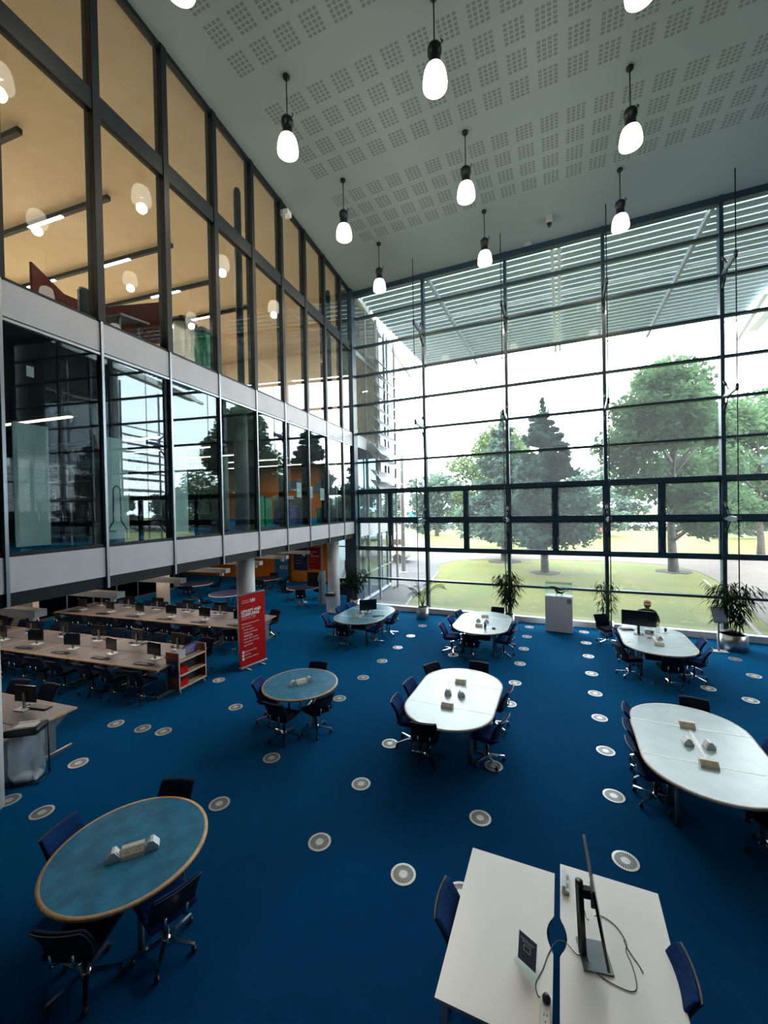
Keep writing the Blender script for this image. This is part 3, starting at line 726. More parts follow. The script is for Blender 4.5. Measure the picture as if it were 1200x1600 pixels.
VX = {'aa': (.62, 'column by the bag bin'), 'a': (1.75, 'column by the banner'), 'b': (3.72, 'column right of the round tables'), 'c': (5.50, 'column left of the middle ovals'), 'd': (7.38, 'column right of the middle ovals'), 'e': (9.15, 'column left of the right ovals'), 'f': (12.86, 'rightmost column')}
VL = [('aa', 3.32), ('aa', 4.3), ('aa', 5.5), ('a', 6.89), ('b', 4.5), ('b', 5.7), ('b', 8.10), ('b', 9.33), ('b', 10.54), ('b', 11.74), ('b', 12.96), ('b', 14.23),
      ('c', 4.48), ('c', 5.69), ('c', 6.88), ('c', 11.72), ('d', 4.48), ('d', 5.69), ('d', 6.93), ('d', 9.25), ('d', 10.4), ('d', 11.72), ('d', 12.98), ('d', 14.22), ('d', 15.38),
      ('e', 5.67), ('e', 6.88), ('e', 8.09), ('e', 9.3), ('e', 10.47), ('e', 11.67), ('e', 12.98), ('e', 14.21), ('e', 15.4), ('f', 11.4), ('f', 12.94), ('f', 14.14)]
cnt = {}
for kx, y in sorted(VL, key=lambda t: (t[0], -t[1])):
    cnt[kx] = cnt.get(kx, -1)+1
    VP.place((VX[kx][0]+(.5 if kx == 'x' else 0), y, 0), 0, 'slotted floor vent, %s from the window, %s' % (ORD[cnt[kx]], VX[kx][1]), 'round floor vents')
for x, y, l in ((-.09, 5.42, 'leftmost of a row of three in front of the book trolley'), (1.12, 5.58, 'rightmost of a row of three in front of the book trolley'), (1.4, 3.37, 'right of the bag bin, nearer the big round table'), (.27, 7.84, 'between the book trolley and the banner'), (2.25, 9.0, 'hidden partly by the small round table, on its window side'), (11.6, 11.7, 'under the chairs of the far right oval table'), (12.25, 11.32, 'alone on the right between the two right hand oval tables')):
    VP.place((x, y, 0), 0, 'round slotted floor vent ' + l, 'round floor vents')
c = VP.place((6.69, 4.46, 0), 0, 'dark round floor box cover, unslotted looking, left of the white desks', 'round floor vents')
# ---- ceiling sensors
cm = thing('ceiling_camera', 'small dark camera box on the ceiling near the window', 'camera', (8.25, 14.9, CEIL))
MB().box(-.10, .10, -.10, .10, -.22, 0).build('housing', M['metalpost'], cm); MB().lathe([(0, -.36), (.05, -.34), (.08, -.22)], n=16).build('lens', M['black'], cm)
cm = thing('ceiling_sensor', 'small pale sensor bracket on the ceiling edge beside the window head', 'sensor', (7.5, 16.0, CEIL))
MB().prism([(-.12, 0), (.12, 0), (.02, -.18)], -.12, 0).build('housing', M['metalpost'], cm)
sk = thing('wall_speaker', 'small pale fitting at the top of the gallery glazing', 'fitting', LW(.06, 5.7, 13.75), RZ)
MB().box(-.03, .16, -.12, .12, -.07, .09).build('body', M['plastic'], sk); MB().box(0, .1, -.28, -.16, -.2, -.04).build('arm', M['metalpost'], sk)
# ---- cable trusses bracing the mullions
tr = thing('cable_brace', 'brace', 'bracing', (0, 0, 0))              # origin at the mullion foot, y towards the hall is negative
MB().tube([(0, -1.27, 0.02), (0, -1.27, CEIL-.01)], .016, 6).build('cable', M['dark'], tr)
for r in (3, 6, 9):
    z = r*ROW
    arm = MB(); p = [(-.12, z-.03), (-.7, z+.08), (-1.27, z+.045), (-1.33, z), (-1.27, z-.045), (-.7, z-.10)]
    b0 = len(arm.v)
    for x in (-.035, .035): arm.v += [(x, y, zz) for y, zz in p]
    for j in range(6): arm.f.append([j, (j+1) % 6, 6+(j+1) % 6, 6+j]); arm.m.append(0); arm.sm.append(False)
    arm.f += [[5, 4, 3, 2, 1, 0], [6, 7, 8, 9, 10, 11]]; arm.m += [0, 0]; arm.sm += [False, False]
    arm.build('arm', M['armgrey'], tr)
    for sg in (1, -1):
        MB().tube([(0, -.72, z), (0, -.12, z+sg*.56)], .021, 6).tube([(0, -.42, z+sg*.28), (0, -.22, z+sg*.46)], .035, 8).build('tie_rod', M['dark'], tr)
        MB().cbox((0, -.11, z+sg*.58), (.06, .06, .16)).build('fork_end', M['dark'], tr)
    MB().lathe([(.035, z-.1), (.045, z-.05), (.045, z+.05), (.035, z+.1)], (0, -1.27, 0), 10).build('clamp', M['dark'], tr)
TR = Proto(tr)
for k in range(1, 5):
    TR.place((k*BW, D, 0), 0, 'steel cable brace with arms on the %s mullion from the corner' % ORD[k-1], 'cable braces of the window wall')

# ================================================================== FURNITURE
# ---- swivel chair (origin on the floor under the seat, sitter faces +Y)
def make_chair(fab, nm='swivel_chair'):
    c = thing(nm, 'swivel chair', 'chair')
    def dish(p): return (p.x, p.y, p.z + .02*(p.x/.22)**2 - (.03 if p.y > .16 else 0)*((p.y-.16)/.07))
    MB().rbox((0, .0, .465), (.46, .45, .065), .03, k=5, fn=dish).build('seat', fab, c, weld=True)
    MB().rbox((0, .0, .425), (.40, .38, .03), .012, k=3).build('seat_shell', M['shell'], c, weld=True)
    def curve(p): return (p.x, p.y+.55*p.x*p.x-.10*(p.z/.22) - .04*(p.z/.22)**2, p.z)
    b = MB().rbox((0, -.235, .66), (.44, .045, .35), .021, k=7, fn=curve); b.build('backrest', fab, c, weld=True)
    b = MB().rbox((0, -.262, .655), (.445, .018, .355), .008, k=7, fn=curve); b.build('back_shell', M['shell'], c, weld=True)
    for x in (-.10, .10): MB().tube([(x, .05, .41), (x, -.20, .41), (x, -.265, .46), (x, -.275, .58)], .011, 7).build('back_bar', M['chrome'], c)
    MB().lathe([(.028, .10), (.028, .28), (.018, .28), (.018, .42)], n=14).build('gas_stem', M['black'], c)
    for a in (0,):
        sb = MB(); sb.lathe([(.045, .07), (.05, .10), (.035, .135), (0, .135)], n=14)
        tips = []
        for k in range(5):
            t = 2*math.pi*k/5+.3; d = Vector((math.cos(t), math.sin(t), 0))
            sb.beam(d*.03+Vector((0, 0, .108)), d*.30+Vector((0, 0, .078)), .045, .032, taper=.62); tips.append(d*.292)
        star = sb.build('star_base', M['chrome'], c)
        for t in tips:
            w = MB(); w.tube([(t.x-.016, t.y, .028), (t.x+.016, t.y, .028)], .028, 12); w.box(t.x-.01, t.x+.01, t.y-.012, t.y+.012, .03, .07)
            w.build('castor', M['black'], star)
    return Proto(c)
CHB = make_chair(M['blue']); CHN = make_chair(M['navy'])
SH = {'chairs of the central oval table': .17, 'chairs of the middle oval table by the window': .12, 'chairs of the oval table by the person': .05, 'chairs of the right edge oval table': .12, 'chairs of the white desks': .18}
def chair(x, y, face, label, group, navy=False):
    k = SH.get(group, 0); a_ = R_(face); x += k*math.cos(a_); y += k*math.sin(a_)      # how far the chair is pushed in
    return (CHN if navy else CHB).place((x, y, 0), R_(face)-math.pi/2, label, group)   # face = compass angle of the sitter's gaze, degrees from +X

def ring(r, n=64): return [(r*math.cos(6.28319*i/n), r*math.sin(6.28319*i/n)) for i in range(n)]
def stadium(w, l, n=28):
    # blunt oval: semi-ellipse ends joined by straight sides
    p = []; e = w*.47; h = l/2-e
    for i in range(n+1):
        t = math.pi*i/n; p.append((w/2*math.cos(t), h+e*math.sin(t)))
    for i in range(n+1):
        t = math.pi+math.pi*i/n; p.append((w/2*math.cos(t), -h+e*math.sin(t)))
    return p
def scale_poly(p, d):
    out = []
    for x, y in p:
        L = math.hypot(x, y); out.append((x*(L-d)/L, y*(L-d)/L))
    return out
def leg(t, x, y, h=.70, r=.028, m=None):
    l = MB().lathe([(r, .02), (r, h)], (x, y, 0), 14).build('leg', m or M['leggrey'], t)
    MB().lathe([(r+.012, 0), (r+.012, .02)], (x, y, 0), 14).build('foot', M['black'], l)
def socket_block(name, label, loc, rz, group=None, kind='double'):
    """cream double socket wedge, or a small data prism"""
    t = thing(name, label, 'socket', loc, rz, group); t.scale = (1.25, 1.25, 1.25)
    if kind == 'double':
        b = MB(); p = [(-.05, 0), (.055, 0), (.045, .028), (.0, .065), (-.045, .065)]
        n0 = len(b.v)
        for x in (-.085, .085): b.v += [(x, -y, z) for y, z in p]
        for j in range(5): b.f.append([j, 5+j, 5+(j+1) % 5, (j+1) % 5]); b.m.append(0); b.sm.append(False)
        b.f += [[0, 1, 2, 3, 4], [9, 8, 7, 6, 5]]; b.m += [0, 0]; b.sm += [False, False]
        b.build('housing', M['cream'], t)
        nrm = Vector((0, -.037, .045)).normalized(); up_ = Vector((0, .045, .037)).normalized()
        f = MB(); ctr = Vector((0, -.0225, .0465))+nrm*.002
        for sx in (-.042, .042):
            for dx, du in ((0, .009), (-.011, -.009), (.011, -.009)):
                q = ctr+Vector((sx+dx, 0, 0))+up_*du
                f.add([q+Vector((-.003, 0, 0))-up_*.004, q+Vector((.003, 0, 0))-up_*.004, q+Vector((.003, 0, 0))+up_*.004, q+Vector((-.003, 0, 0))+up_*.004], [(0, 1, 2, 3)])
        f.build('pin_holes', M['black'], t)
    else:
        b = MB(); p = [(-.055, 0), (.055, 0), (.055, .02), (.012, .082), (-.012, .082), (-.055, .03)]
        for x in (-.04, .04): b.v += [(x, -y, z) for y, z in p]
        for j in range(6): b.f.append([j, 6+j, 6+(j+1) % 6, (j+1) % 6]); b.m.append(0); b.sm.append(False)
        b.f += [[0, 1, 2, 3, 4, 5], [11, 10, 9, 8, 7, 6]]; b.m += [0, 0]; b.sm += [False, False]
        b.build('housing', M['plastic'], t)
        MB().cbox((0, -.036, .055), (.05, .005, .04), rx=-R_(35)).build('face_plate', M['paper'], t)
    return t
# ---- round tables
def round_table(x, y, r, label, sock_rz, near, g):
    t = thing('round_table', label, 'table', (x, y, 0), 0, 'round study tables')
    MB().prism(ring(r-.036, 72), .70, .731).build('table_top', M['teal'], t)
    b = MB(); b.lathe([(r-.036, .700), (r-.006, .698), (r, .706), (r, .724), (r-.006, .732), (r-.036, .7325)], n=72, caps=False); b.build('edging', M['oak'], t)
    for k in range(4):
        a = math.pi/4+k*math.pi/2+.35; leg(t, math.cos(a)*.52, math.sin(a)*.52)
    MB().beam((-.37, -.37, .68), (.37, .37, .68), .04, .04).beam((-.37, .37, .68), (.37, -.37, .68), .04, .04).build('under_frame', M['leggrey'], t)
    d = Vector((math.cos(sock_rz), math.sin(sock_rz), 0)); c = Vector((x, y, .733))+Vector((.12*near, -.04*near, 0))
    socket_block('double_socket', 'cream double socket wedge at the centre of the %s' % g, c, sock_rz)
    socket_block('data_point', 'small white data prism left of the double socket on the %s' % g, c-d*.178, sock_rz+math.pi/2, None, 'data')
    socket_block('data_point', 'small white data prism right of the double socket on the %s' % g, c+d*.178, sock_rz-math.pi/2, None, 'data')
round_table(4.093, 2.884, .79, 'round table with teal top and oak edge, nearest the camera', R_(48), 1, 'nearest round table')
round_table(3.384, 7.062, .79, 'round table with teal top beside the red banner', R_(55), .3, 'round table beside the banner')
T1, T2 = (4.093, 2.884), (3.384, 7.062)
def around(T, r, ang, label, group, navy=False, twist=0):
    a = R_(ang); chair(T[0]+r*math.cos(a), T[1]+r*math.sin(a), ang+180+twist, label, group, navy)
around(T1, .62, 110, 'navy chair tucked under the far side of the nearest round table', 'chairs of the nearest round table', True)
around(T1, .62, 192, 'blue chair on the left side of the nearest round table', 'chairs of the nearest round table', False, 0)
around(T1, .70, 351, 'blue chair on the right side of the nearest round table', 'chairs of the nearest round table', False, -8)
around(T1, .66, 293, 'blue chair on the camera side of the nearest round table, half lost in shade', 'chairs of the nearest round table', True)  # shade put into the colour: a blue chair given the navy fabric
around(T2, .60, 98, 'navy chair on the window side of the round table beside the banner', 'chairs of the round table beside the banner', True)
around(T2, .60, 213, 'bright blue chair on the left of the round table beside the banner', 'chairs of the round table beside the banner', False, -20)
around(T2, .70, 331, 'navy chair at the lower right of the round table beside the banner', 'chairs of the round table beside the banner', True, 10)
around(T2, .80, 282, 'dark chair at the lower left of the round table beside the banner', 'chairs of the round table beside the banner', True, -12)
# ---- oval tables
def oval_table(x, y, w, l, top, label, where, rz=0, sockets=True):
    t = thing('oval_table', label, 'table', (x, y, 0), rz, 'oval study tables')
    P = stadium(w, l); q = scale_poly(P, .028)
    MB().prism(q, .70, .731).build('table_top', top, t)
    b = MB(); n = len(P)
    for zz, d in ((.699, .028), (.698, .004), (.708, 0), (.724, 0), (.732, .006), (.7322, .030)): b.v += [(px, py, zz) for px, py in scale_poly(P, d)]
    for i in range(5):
        for k in range(n): b.f.append([i*n+k, i*n+(k+1) % n, (i+1)*n+(k+1) % n, (i+1)*n+k]); b.m.append(0); b.sm.append(True)
    b.build('edging', M['paleoak'], t)
    s = MB(); hw = w/2-.03
    for yy in (-.52, .52): s.box(-hw, hw, yy-.016, yy+.016, .729, .7328)
    s.box(-.02, .02, -.52, .52, .729, .7328); s.build('joint_strips', M['whiteg'], t)
    for sx in (-.45, .45):
        for sy in (-.85, -.40, .40, .85): leg(t, sx, sy, .70, .03)
    for sx in (-.45, .45): MB().beam((sx, -.85, .68), (sx, .85, .68), .04, .035).build('under_rail', M['leggrey'], t)
    MB().box(-.30, .30, -.5, .5, .30, .68).build('cable_box', M['shell'], t)
    if sockets:
        for dy, nm in ((.52, 'window end'), (-.56, 'camera end')):
            socket_block('double_socket', 'cream double socket wedge, %s of the %s' % (nm, where), (x-.02, y+dy, .733), rz, None)
        socket_block('data_point', 'white data prism left of the centre strip of the %s' % where, (x-.14, y-.04, .733), R_(100), None, 'data')
        socket_block('data_point', 'white data prism right of the centre strip of the %s' % where, (x+.12, y-.04, .733), R_(-70), None, 'data')
oval_table(6.55, 7.73, 1.63, 2.65, M['paletop'], 'oval table with pale top at the centre of the floor', 'central oval table')
oval_table(6.17, 12.93, 1.66, 2.62, M['paletop'], 'oval table by the window behind the central one', 'middle oval table by the window')
oval_table(2.18, 12.60, 1.70, 2.62, M['midtop'], 'oval table with bluish top by the corner post', 'left oval table by the window')
oval_table(10.75, 12.85, 1.63, 2.68, M['paletop'], 'oval table where the person in a cap works', 'oval table of the person in a cap', sockets=False)
oval_table(10.33, 7.43, 1.66, 2.68, M['paletop'], 'oval table cut by the right edge of the frame', 'right edge oval table')
cen = 'the central oval table'; G = 'chairs of the central oval table'
chair(5.72, 7.0, 5, 'blue chair at the lower left of '+cen, G); chair(5.70, 7.75, -5, 'blue chair at the middle left of '+cen, G)
chair(5.85, 8.72, -32, 'navy chair at the upper left of '+cen, G, True); chair(6.72, 9.12, -92, 'navy chair at the window end of '+cen, G, True)
chair(7.38, 8.15, 176, 'blue chair at the upper right of '+cen, G); chair(7.42, 7.0, 168, 'blue chair at the lower right of '+cen, G); chair(6.32, 6.48, 98, 'dark chair at the camera end of '+cen, G, True)
cen = 'the middle oval table by the window'; G = 'chairs of the middle oval table by the window'
chair(5.28, 11.95, 5, 'blue chair at the lower left of '+cen, G); chair(5.32, 12.80, 0, 'blue chair at the middle left of '+cen, G); chair(5.40, 13.55, -15, 'blue chair at the upper left of '+cen, G)
chair(6.40, 14.35, -92, 'navy chair at the far end of '+cen, G, True); chair(6.98, 12.95, 178, 'blue chair at the upper right of '+cen, G); chair(7.02, 12.15, 172, 'blue chair at the lower right of '+cen, G); chair(6.10, 11.42, 92, 'dark chair at the camera end of '+cen, G, True)
cen = 'the left oval table by the window'; G = 'chairs of the left oval table by the window'
chair(1.36, 11.80, 12, 'blue chair at the lower left of '+cen, G); chair(1.33, 12.75, 0, 'blue chair at the middle left of '+cen, G); chair(1.42, 13.40, -10, 'blue chair at the upper left of '+cen, G)
chair(2.18, 11.18, 92, 'dark chair at the camera end of '+cen, G, True); chair(2.90, 11.80, 172, 'blue chair at the lower right of '+cen, G); chair(2.98, 12.85, 178, 'blue chair at the upper right of '+cen, G)
cen = 'the oval table of the person in a cap'; G = 'chairs of the oval table by the person'
chair(9.72, 14.45, -60, 'navy chair pulled back left of '+cen, G, True); chair(10.08, 12.95, 0, 'blue chair at the middle left of '+cen, G); chair(9.98, 11.85, 25, 'dark chair at the lower left of '+cen, G, True)
chair(10.80, 11.42, 94, 'dark chair at the camera end of '+cen, G, True); chair(11.55, 12.85, 178, 'blue chair at the upper right of '+cen, G); chair(11.48, 12.1, 165, 'blue chair at the lower right of '+cen, G)
cen = 'the right edge oval table'; G = 'chairs of the right edge oval table'
chair(9.66, 8.12, -8, 'blue chair at the upper left of '+cen, G); chair(9.60, 7.50, 0, 'blue chair at the middle left of '+cen, G); chair(9.58, 6.95, 8, 'blue chair at the lower left of '+cen, G)
chair(10.62, 8.72, -95, 'navy chair at the window end of '+cen, G, True); chair(11.20, 7.75, 180, 'blue chair at the right of '+cen, G); chair(10.9, 6.3, 115, 'navy chair at the camera end of '+cen, G, True)

# ---- white desks in the foreground
yn = 3.68
def half_desk(x0, x1, y0, y1, cut, label):
    t = thing('white_desk', label, 'desk', ((x0+x1)/2, (y0+y1)/2, 0), 0, 'white desks'); cx, cy = (x0+x1)/2, (y0+y1)/2
    arc = [(.035*math.sin(0), 0)]
    cutp = []
    for i in range(-9, 10):
        t_ = i/9; yy = yn+t_*.17; d = .055*math.cos(t_*math.pi/2)**1.0*(1 if abs(t_) < .75 else .8)
        cutp.append((d, yy))
    if cut > 0: poly = [(x0, y0), (x1, y0)]+[(x1-d, yy) for d, yy in cutp]+[(x1, y1), (x0, y1)]
    else: poly = [(x1, y0), (x1, y1), (x0, y1)]+[(x0+d, yy) for d, yy in cutp[::-1]]+[(x0, y0)]
    MB().prism([(a-cx, b-cy) for a, b in poly], .705, .732, 0, 1).build('desk_top', [M['whiteg'], M['leggrey']], t)
    for sx in (x0+.06-cx, x1-.08-cx):
        for sy in (y0+.06-cy, y1-.08-cy): MB().box(sx-.025, sx+.025, sy-.025, sy+.025, 0, .705).build('leg', M['silver'], t)
    MB().box(x0+.06-cx, x1-.06-cx, y1-.10-cy, y1-.06-cy, .64, .70).box(x0+.06-cx, x1-.06-cx, y0+.06-cy, y0+.1-cy, .64, .70).build('rail', M['silver'], t)
half_desk(7.565, 8.375, 2.86, 4.30, 1, 'left white desk in the foreground, with a purple sign on it')
half_desk(8.425, 9.265, 3.02, 4.44, -1, 'right white desk in the foreground, with the monitor on it')
chair(7.58, 3.55, 2, 'blue chair tucked under the left side of the left white desk', 'chairs of the white desks')
chair(9.18, 3.68, 184, 'blue chair tucked under the right side of the right white desk', 'chairs of the white desks')
Zt = .733
mo = thing('monitor', 'black monitor seen edge on, on the right white desk', 'monitor', (0, 0, 0))
mo.location = (8.65, 3.60, Zt)
def loc_(p): return (p[0]-8.65, p[1]-3.60, p[2]-Zt)
pn = MB(); c0, c1 = Vector(loc_((8.755, 3.40, .87))), Vector(loc_((8.715, 3.97, .87))); lean = Vector((-.098, -.0, .58)); nr = (c1-c0).cross(lean).normalized()
pn.v = [c0, c1, c1+lean, c0+lean]+[p+nr*.022 for p in (c0, c1, c1+lean, c0+lean)]; pn.v = [tuple(p) for p in pn.v]
for f in ((0, 1, 2, 3), (7, 6, 5, 4), (0, 4, 5, 1), (1, 5, 6, 2), (2, 6, 7, 3), (3, 7, 4, 0)): pn.f.append(list(f)); pn.m.append(0); pn.sm.append(False)
pn.build('screen', M['screen'], mo)
MB().cbox((.03, .02, .006), (.22, .25, .012), rz=.2).build('base', M['leggrey'], mo)
MB().beam((-.055, .0, .012), (-.075, .02, .57), .05, .035).lathe([(.03, .56), (.03, .585), (0, .585)], (-.075, .02, 0), 12).build('stand', M['black'], mo)
MB().beam((-.075, .02, .50), (.02, .07, .47), .05, .07).cbox((.025, .08, .45), (.03, .12, .12)).build('mount', M['black'], mo)
def cable(name, label, pts, r=.0035, m=None, cat='cable'):
    # smooth through the points
    P = [Vector(p) for p in pts]; out = []
    for i in range(len(P)-1):
        p0, p1, p2, p3 = P[max(i-1, 0)], P[i], P[i+1], P[min(i+2, len(P)-1)]
        for k in range(5):
            t = k/5; out.append(.5*((2*p1)+(p2-p0)*t+(2*p0-5*p1+4*p2-p3)*t*t+(3*p1-p0-3*p2+p3)*t**3))
    out.append(P[-1]); o = MB().tube(out, r, 6).build(name, m or M['black']); return tag(o, label, cat) if label else o
z = Zt+.004
cable('power_cable', 'black power cable running from the monitor across the gap to the extension block', [(8.60, 3.59, z+.01), (8.55, 3.58, z), (8.47, 3.63, z+.01), (8.40, 3.62, z+.004), (8.34, 3.50, z), (8.30, 3.36, z), (8.255, 3.24, z), (8.28, 3.16, z), (8.345, 3.14, z+.045)])
cable('display_cable', 'thin black cable looping on the right of the monitor', [(8.60, 3.66, z+.35), (8.62, 3.80, z+.18), (8.65, 3.92, z), (8.74, 4.0, z), (8.86, 3.96, z), (8.93, 3.84, z), (8.92, 3.76, z), (8.95, 3.66, z), (8.96, 3.52, z), (8.92, 3.46, z), (8.80, 3.46, z), (8.68, 3.50, z), (8.62, 3.57, z+.01)])
cable('usb_lead', 'short black lead with a plug end on the right white desk', [(8.915, 3.85, z), (8.93, 3.80, z), (8.96, 3.74, z), (9.0, 3.68, z), (9.02, 3.63, z)])
ex = thing('extension_block', 'white extension block with a black plug at the lower edge of the frame', 'socket', (8.33, 3.02, Zt))
MB().rbox((0, -.01, .022), (.075, .30, .044), .012, k=3).build('housing', M['plastic'], ex, weld=True)
MB().lathe([(.028, .044), (.03, .065), (.02, .085), (0, .088)], (.005, .10, 0), 14).build('plug', M['black'], ex)
MB().box(-.012, -.006, .0, .012, .044, .0455).box(.008, .014, .0, .012, .044, .0455).box(0, .006, -.04, -.028, .044, .0455).build('pin_holes', M['black'], ex)
ex = thing('socket_tower', 'white socket wedge at the inner corner of the right white desk', 'socket', (8.475, 4.21, Zt))
MB().prism([(-.035, -.10), (.03, -.11), (.035, .10), (-.03, .11)], 0, .035).prism([(-.03, -.10), (.0, -.10), (.0, .10), (-.03, .10)], .035, .07).build('housing', M['plastic'], ex)
MB().box(.006, .026, -.07, -.02, .035, .037).box(.006, .026, .02, .07, .035, .037).build('socket_faces', M['label'], ex)
sg = thing('desk_sign', 'small purple sign in a clear stand on the left white desk', 'sign', (8.187, 3.325, Zt), R_(-26))
MB().cbox((0, 0, .012), (.19, .075, .02)).build('holder_base', M['gclear'], sg)
MB().cbox((0, .01, .13), (.16, .004, .215), rx=R_(-8)).build('holder', M['gclear'], sg)
prn = MB().cbox((0, .006, .135), (.152, .003, .205), rx=R_(-8)).build('print', M['navyprint'], sg)
ydir = Vector((0, math.sin(R_(8)), math.cos(R_(8))))
def on_sign(u, v): return Vector((u, -.0018, 0))+Vector((0, .006, .135))+ydir*v-Vector((0, .0015, 0))
put_text('COMPUTER LAPTOP', .12, on_sign(-.06, .062), (1, 0, 0), ydir, M['paper'], sg, h=.011, bold=.02)
put_text('BYO DEVICE', .08, on_sign(-.04, .045), (1, 0, 0), ydir, M['paper'], sg, h=.011, bold=.02)
fr = MB()
for a, b_, c_, d_ in ((-.03, .03, .028, .032), (-.03, .03, -.012, -.008), (-.03, -.026, -.008, .028), (.026, .03, -.008, .028)):
    p = [on_sign(a, c_), on_sign(b_, c_), on_sign(b_, d_), on_sign(a, d_)]; fr.add(p, [(0, 1, 2, 3)])
fr.build('icon', M['paper'], sg)
lines = MB()
for i in range(5): lines.add([on_sign(-.02, -.030-i*.011), on_sign(.06, -.030-i*.011), on_sign(.06, -.0275-i*.011), on_sign(-.02, -.0275-i*.011)], [(0, 1, 2, 3)])
lines.build('small_print', M['purple'], sg)

# ---- things on the tables
bo = thing('drink_bottle', 'tall grey bottle standing on the middle oval table by the window', 'bottle', (6.36, 12.22, .733))
MB().lathe([(0, 0), (.035, 0), (.036, .02), (.036, .17), (.02, .20), (.018, .22)][0:], n=18).build('body', M['steelpot'], bo); MB().lathe([(.022, .215), (.022, .25), (0, .252)], n=14).build('cap', M['plastic'], bo)
MB().lathe([(.0365, .05), (.0365, .13)], n=18).build('sleeve', M['dark'], bo)
o = MB().rbox((0, 0, .02), (.11, .07, .04), .018, k=3).build('computer_mouse', M['black'], None, (6.60, 12.28, .733)); tag(o, 'small black mouse on the middle oval table by the window', 'mouse')
mt = thing('monitor', 'black monitor on the left oval table by the window', 'monitor', (2.32, 12.55, .733), R_(38))
MB().box(-.30, .30, -.012, .012, .14, .50).build('screen', M['screen'], mt); MB().box(-.03, .03, .012, .04, 0, .32).build('stand', M['black'], mt); MB().box(-.13, .13, -.02, .16, 0, .012).build('base', M['black'], mt)
o = MB().rbox((0, 0, .01), (.40, .13, .02), .008, k=3).build('keyboard', M['black'], None, (2.75, 12.45, .733), R_(40)); tag(o, 'black keyboard by the monitor on the left oval table', 'keyboard')
mt = thing('monitor', 'wide black monitor in front of the person in a cap', 'monitor', (10.42, 13.12, .733), R_(-6))
MB().box(-.41, .41, -.012, .012, .24, .66).build('screen', M['screen'], mt)
MB().box(-.03, .03, .012, .04, 0, .5).build('stand', M['black'], mt); MB().box(-.12, .12, -.1, .1, 0, .012).build('base', M['black'], mt)
o = thing('laptop', 'closed grey laptop at the left end of the table of the person', 'laptop', (10.18, 13.52, .733), R_(15))
MB().rbox((0, 0, .012), (.34, .24, .022), .008, k=3).build('body', M['leggrey'], o); MB().rbox((0, 0, .033), (.30, .2, .018), .008, k=3).build('sleeve', M['black'], o)
socket_block('double_socket', 'cream double socket wedge at the camera end of the table of the person', (10.74, 12.25, .733), R_(-5))
socket_block('data_point', 'white data prism right of the centre strip on the table of the person', (10.84, 12.80, .733), R_(-70), None, 'data')
o = thing('round_socket', 'small rounded white socket on the table of the person', 'socket', (10.62, 12.86, .733)); MB().lathe([(.055, 0), (.05, .04), (.03, .065), (0, .07)], n=18).build('housing', M['plastic'], o)
o = thing('white_box', 'boxy white projector with a dark lens beside the person', 'projector', (10.70, 13.30, .733), R_(-8))
MB().rbox((0, 0, .06), (.22, .16, .12), .02, k=3).build('body', M['plastic'], o); MB().tube([(.06, -.078, .06), (.06, -.09, .06)], .03, 14).build('lens', M['black'], o)
cu_ = thing('coffee_cup', 'takeaway cup of dark drink on the table of the person', 'cup', (11.14, 13.60, .733))
MB().lathe([(0, 0), (.03, 0), (.042, .15)], n=18).build('body', M['gclear'], cu_); MB().lathe([(0, .006), (.028, .006), (.037, .11), (0, .11)], n=18).build('drink', M['bronze'], cu_)
cable('charger_cable', 'dark thin cable curling beside the cup', [(10.8, 13.4, .738), (10.9, 13.5, .738), (11.0, 13.42, .738), (11.08, 13.5, .738), (11.2, 13.48, .738)], .004)
cable('charger_cable', 'thin dark cable curling behind the wide monitor', [(10.2, 13.62, .738), (10.3, 13.75, .738), (10.4, 13.6, .738), (10.5, 13.7, .738)], .004)

# ================================================================== COMPUTER ROWS UNDER THE GALLERY
def comp_desk(label_='desk'):
    t = thing('computer_desk', label_, 'desk', (0, 0, 0), RZ)       # local x along the row, y across; centre of a 1.42 x .80 unit, user on -y
    MB().box(-.70, .70, -.385, .385, .700, .728).build('desk_top', M['desk'], t)
    e = MB(); e.box(-.71, .71, -.40, -.385, .698, .730).box(-.71, -.70, -.385, .385, .698, .730).box(.70, .71, -.385, .385, .698, .730); e.build('edging', M['oak'], t)
    for x in (-.62, .62):
        l = MB(); l.box(x-.018, x+.018, -.06, .28, .08, .70); l.build('panel_leg', M['leggrey'], t)
        MB().box(x-.025, x+.025, -.34, .34, .0, .06).build('foot', M['silver'], t)
        MB().prism([(-.06, .70), (-.34, .70), (-.06, .50)], x-.01, x+.01).xf(Matrix(((0, 0, 1, 0), (1, 0, 0, 0), (0, 1, 0, 0), (0, 0, 0, 1)))).build('bracket', M['leggrey'], t)
    return Proto(t)
DK = comp_desk()
def comp_set():
    m = thing('monitor', 'm', 'monitor', (0, 0, 0)); MB().box(-.24, .24, -.012, .012, .12, .43).build('screen', M['screen'], m)
    MB().box(-.028, .028, .012, .04, .0, .30).build('stand', M['silver'], m); MB().box(-.12, .12, -.06, .14, 0, .012).build('base', M['plastic'], m)
    MB().box(-.235, -.19, -.0135, -.012, .40, .422).build('sticker', M['paper'], m)
    k = thing('keyboard', 'k', 'keyboard', (0, 0, 0)); MB().rbox((0, 0, .011), (.44, .15, .022), .008, k=3).build('keys', M['black'], k)
    MB().rbox((.30, 0, .014), (.06, .10, .028), .012, k=3).build('mouse', M['black'], k)
    return Proto(m), Proto(k)
MO, KB = comp_set()
rows = [('first', 12.42, 2), ('second', 9.04, 7), ('third', 5.72, 6)]
pos_ = ['nearest the hall', 'second from the hall', 'third from the hall', 'fourth from the hall', 'fifth from the hall', 'sixth from the hall', 'seventh from the hall', 'eighth from the hall']
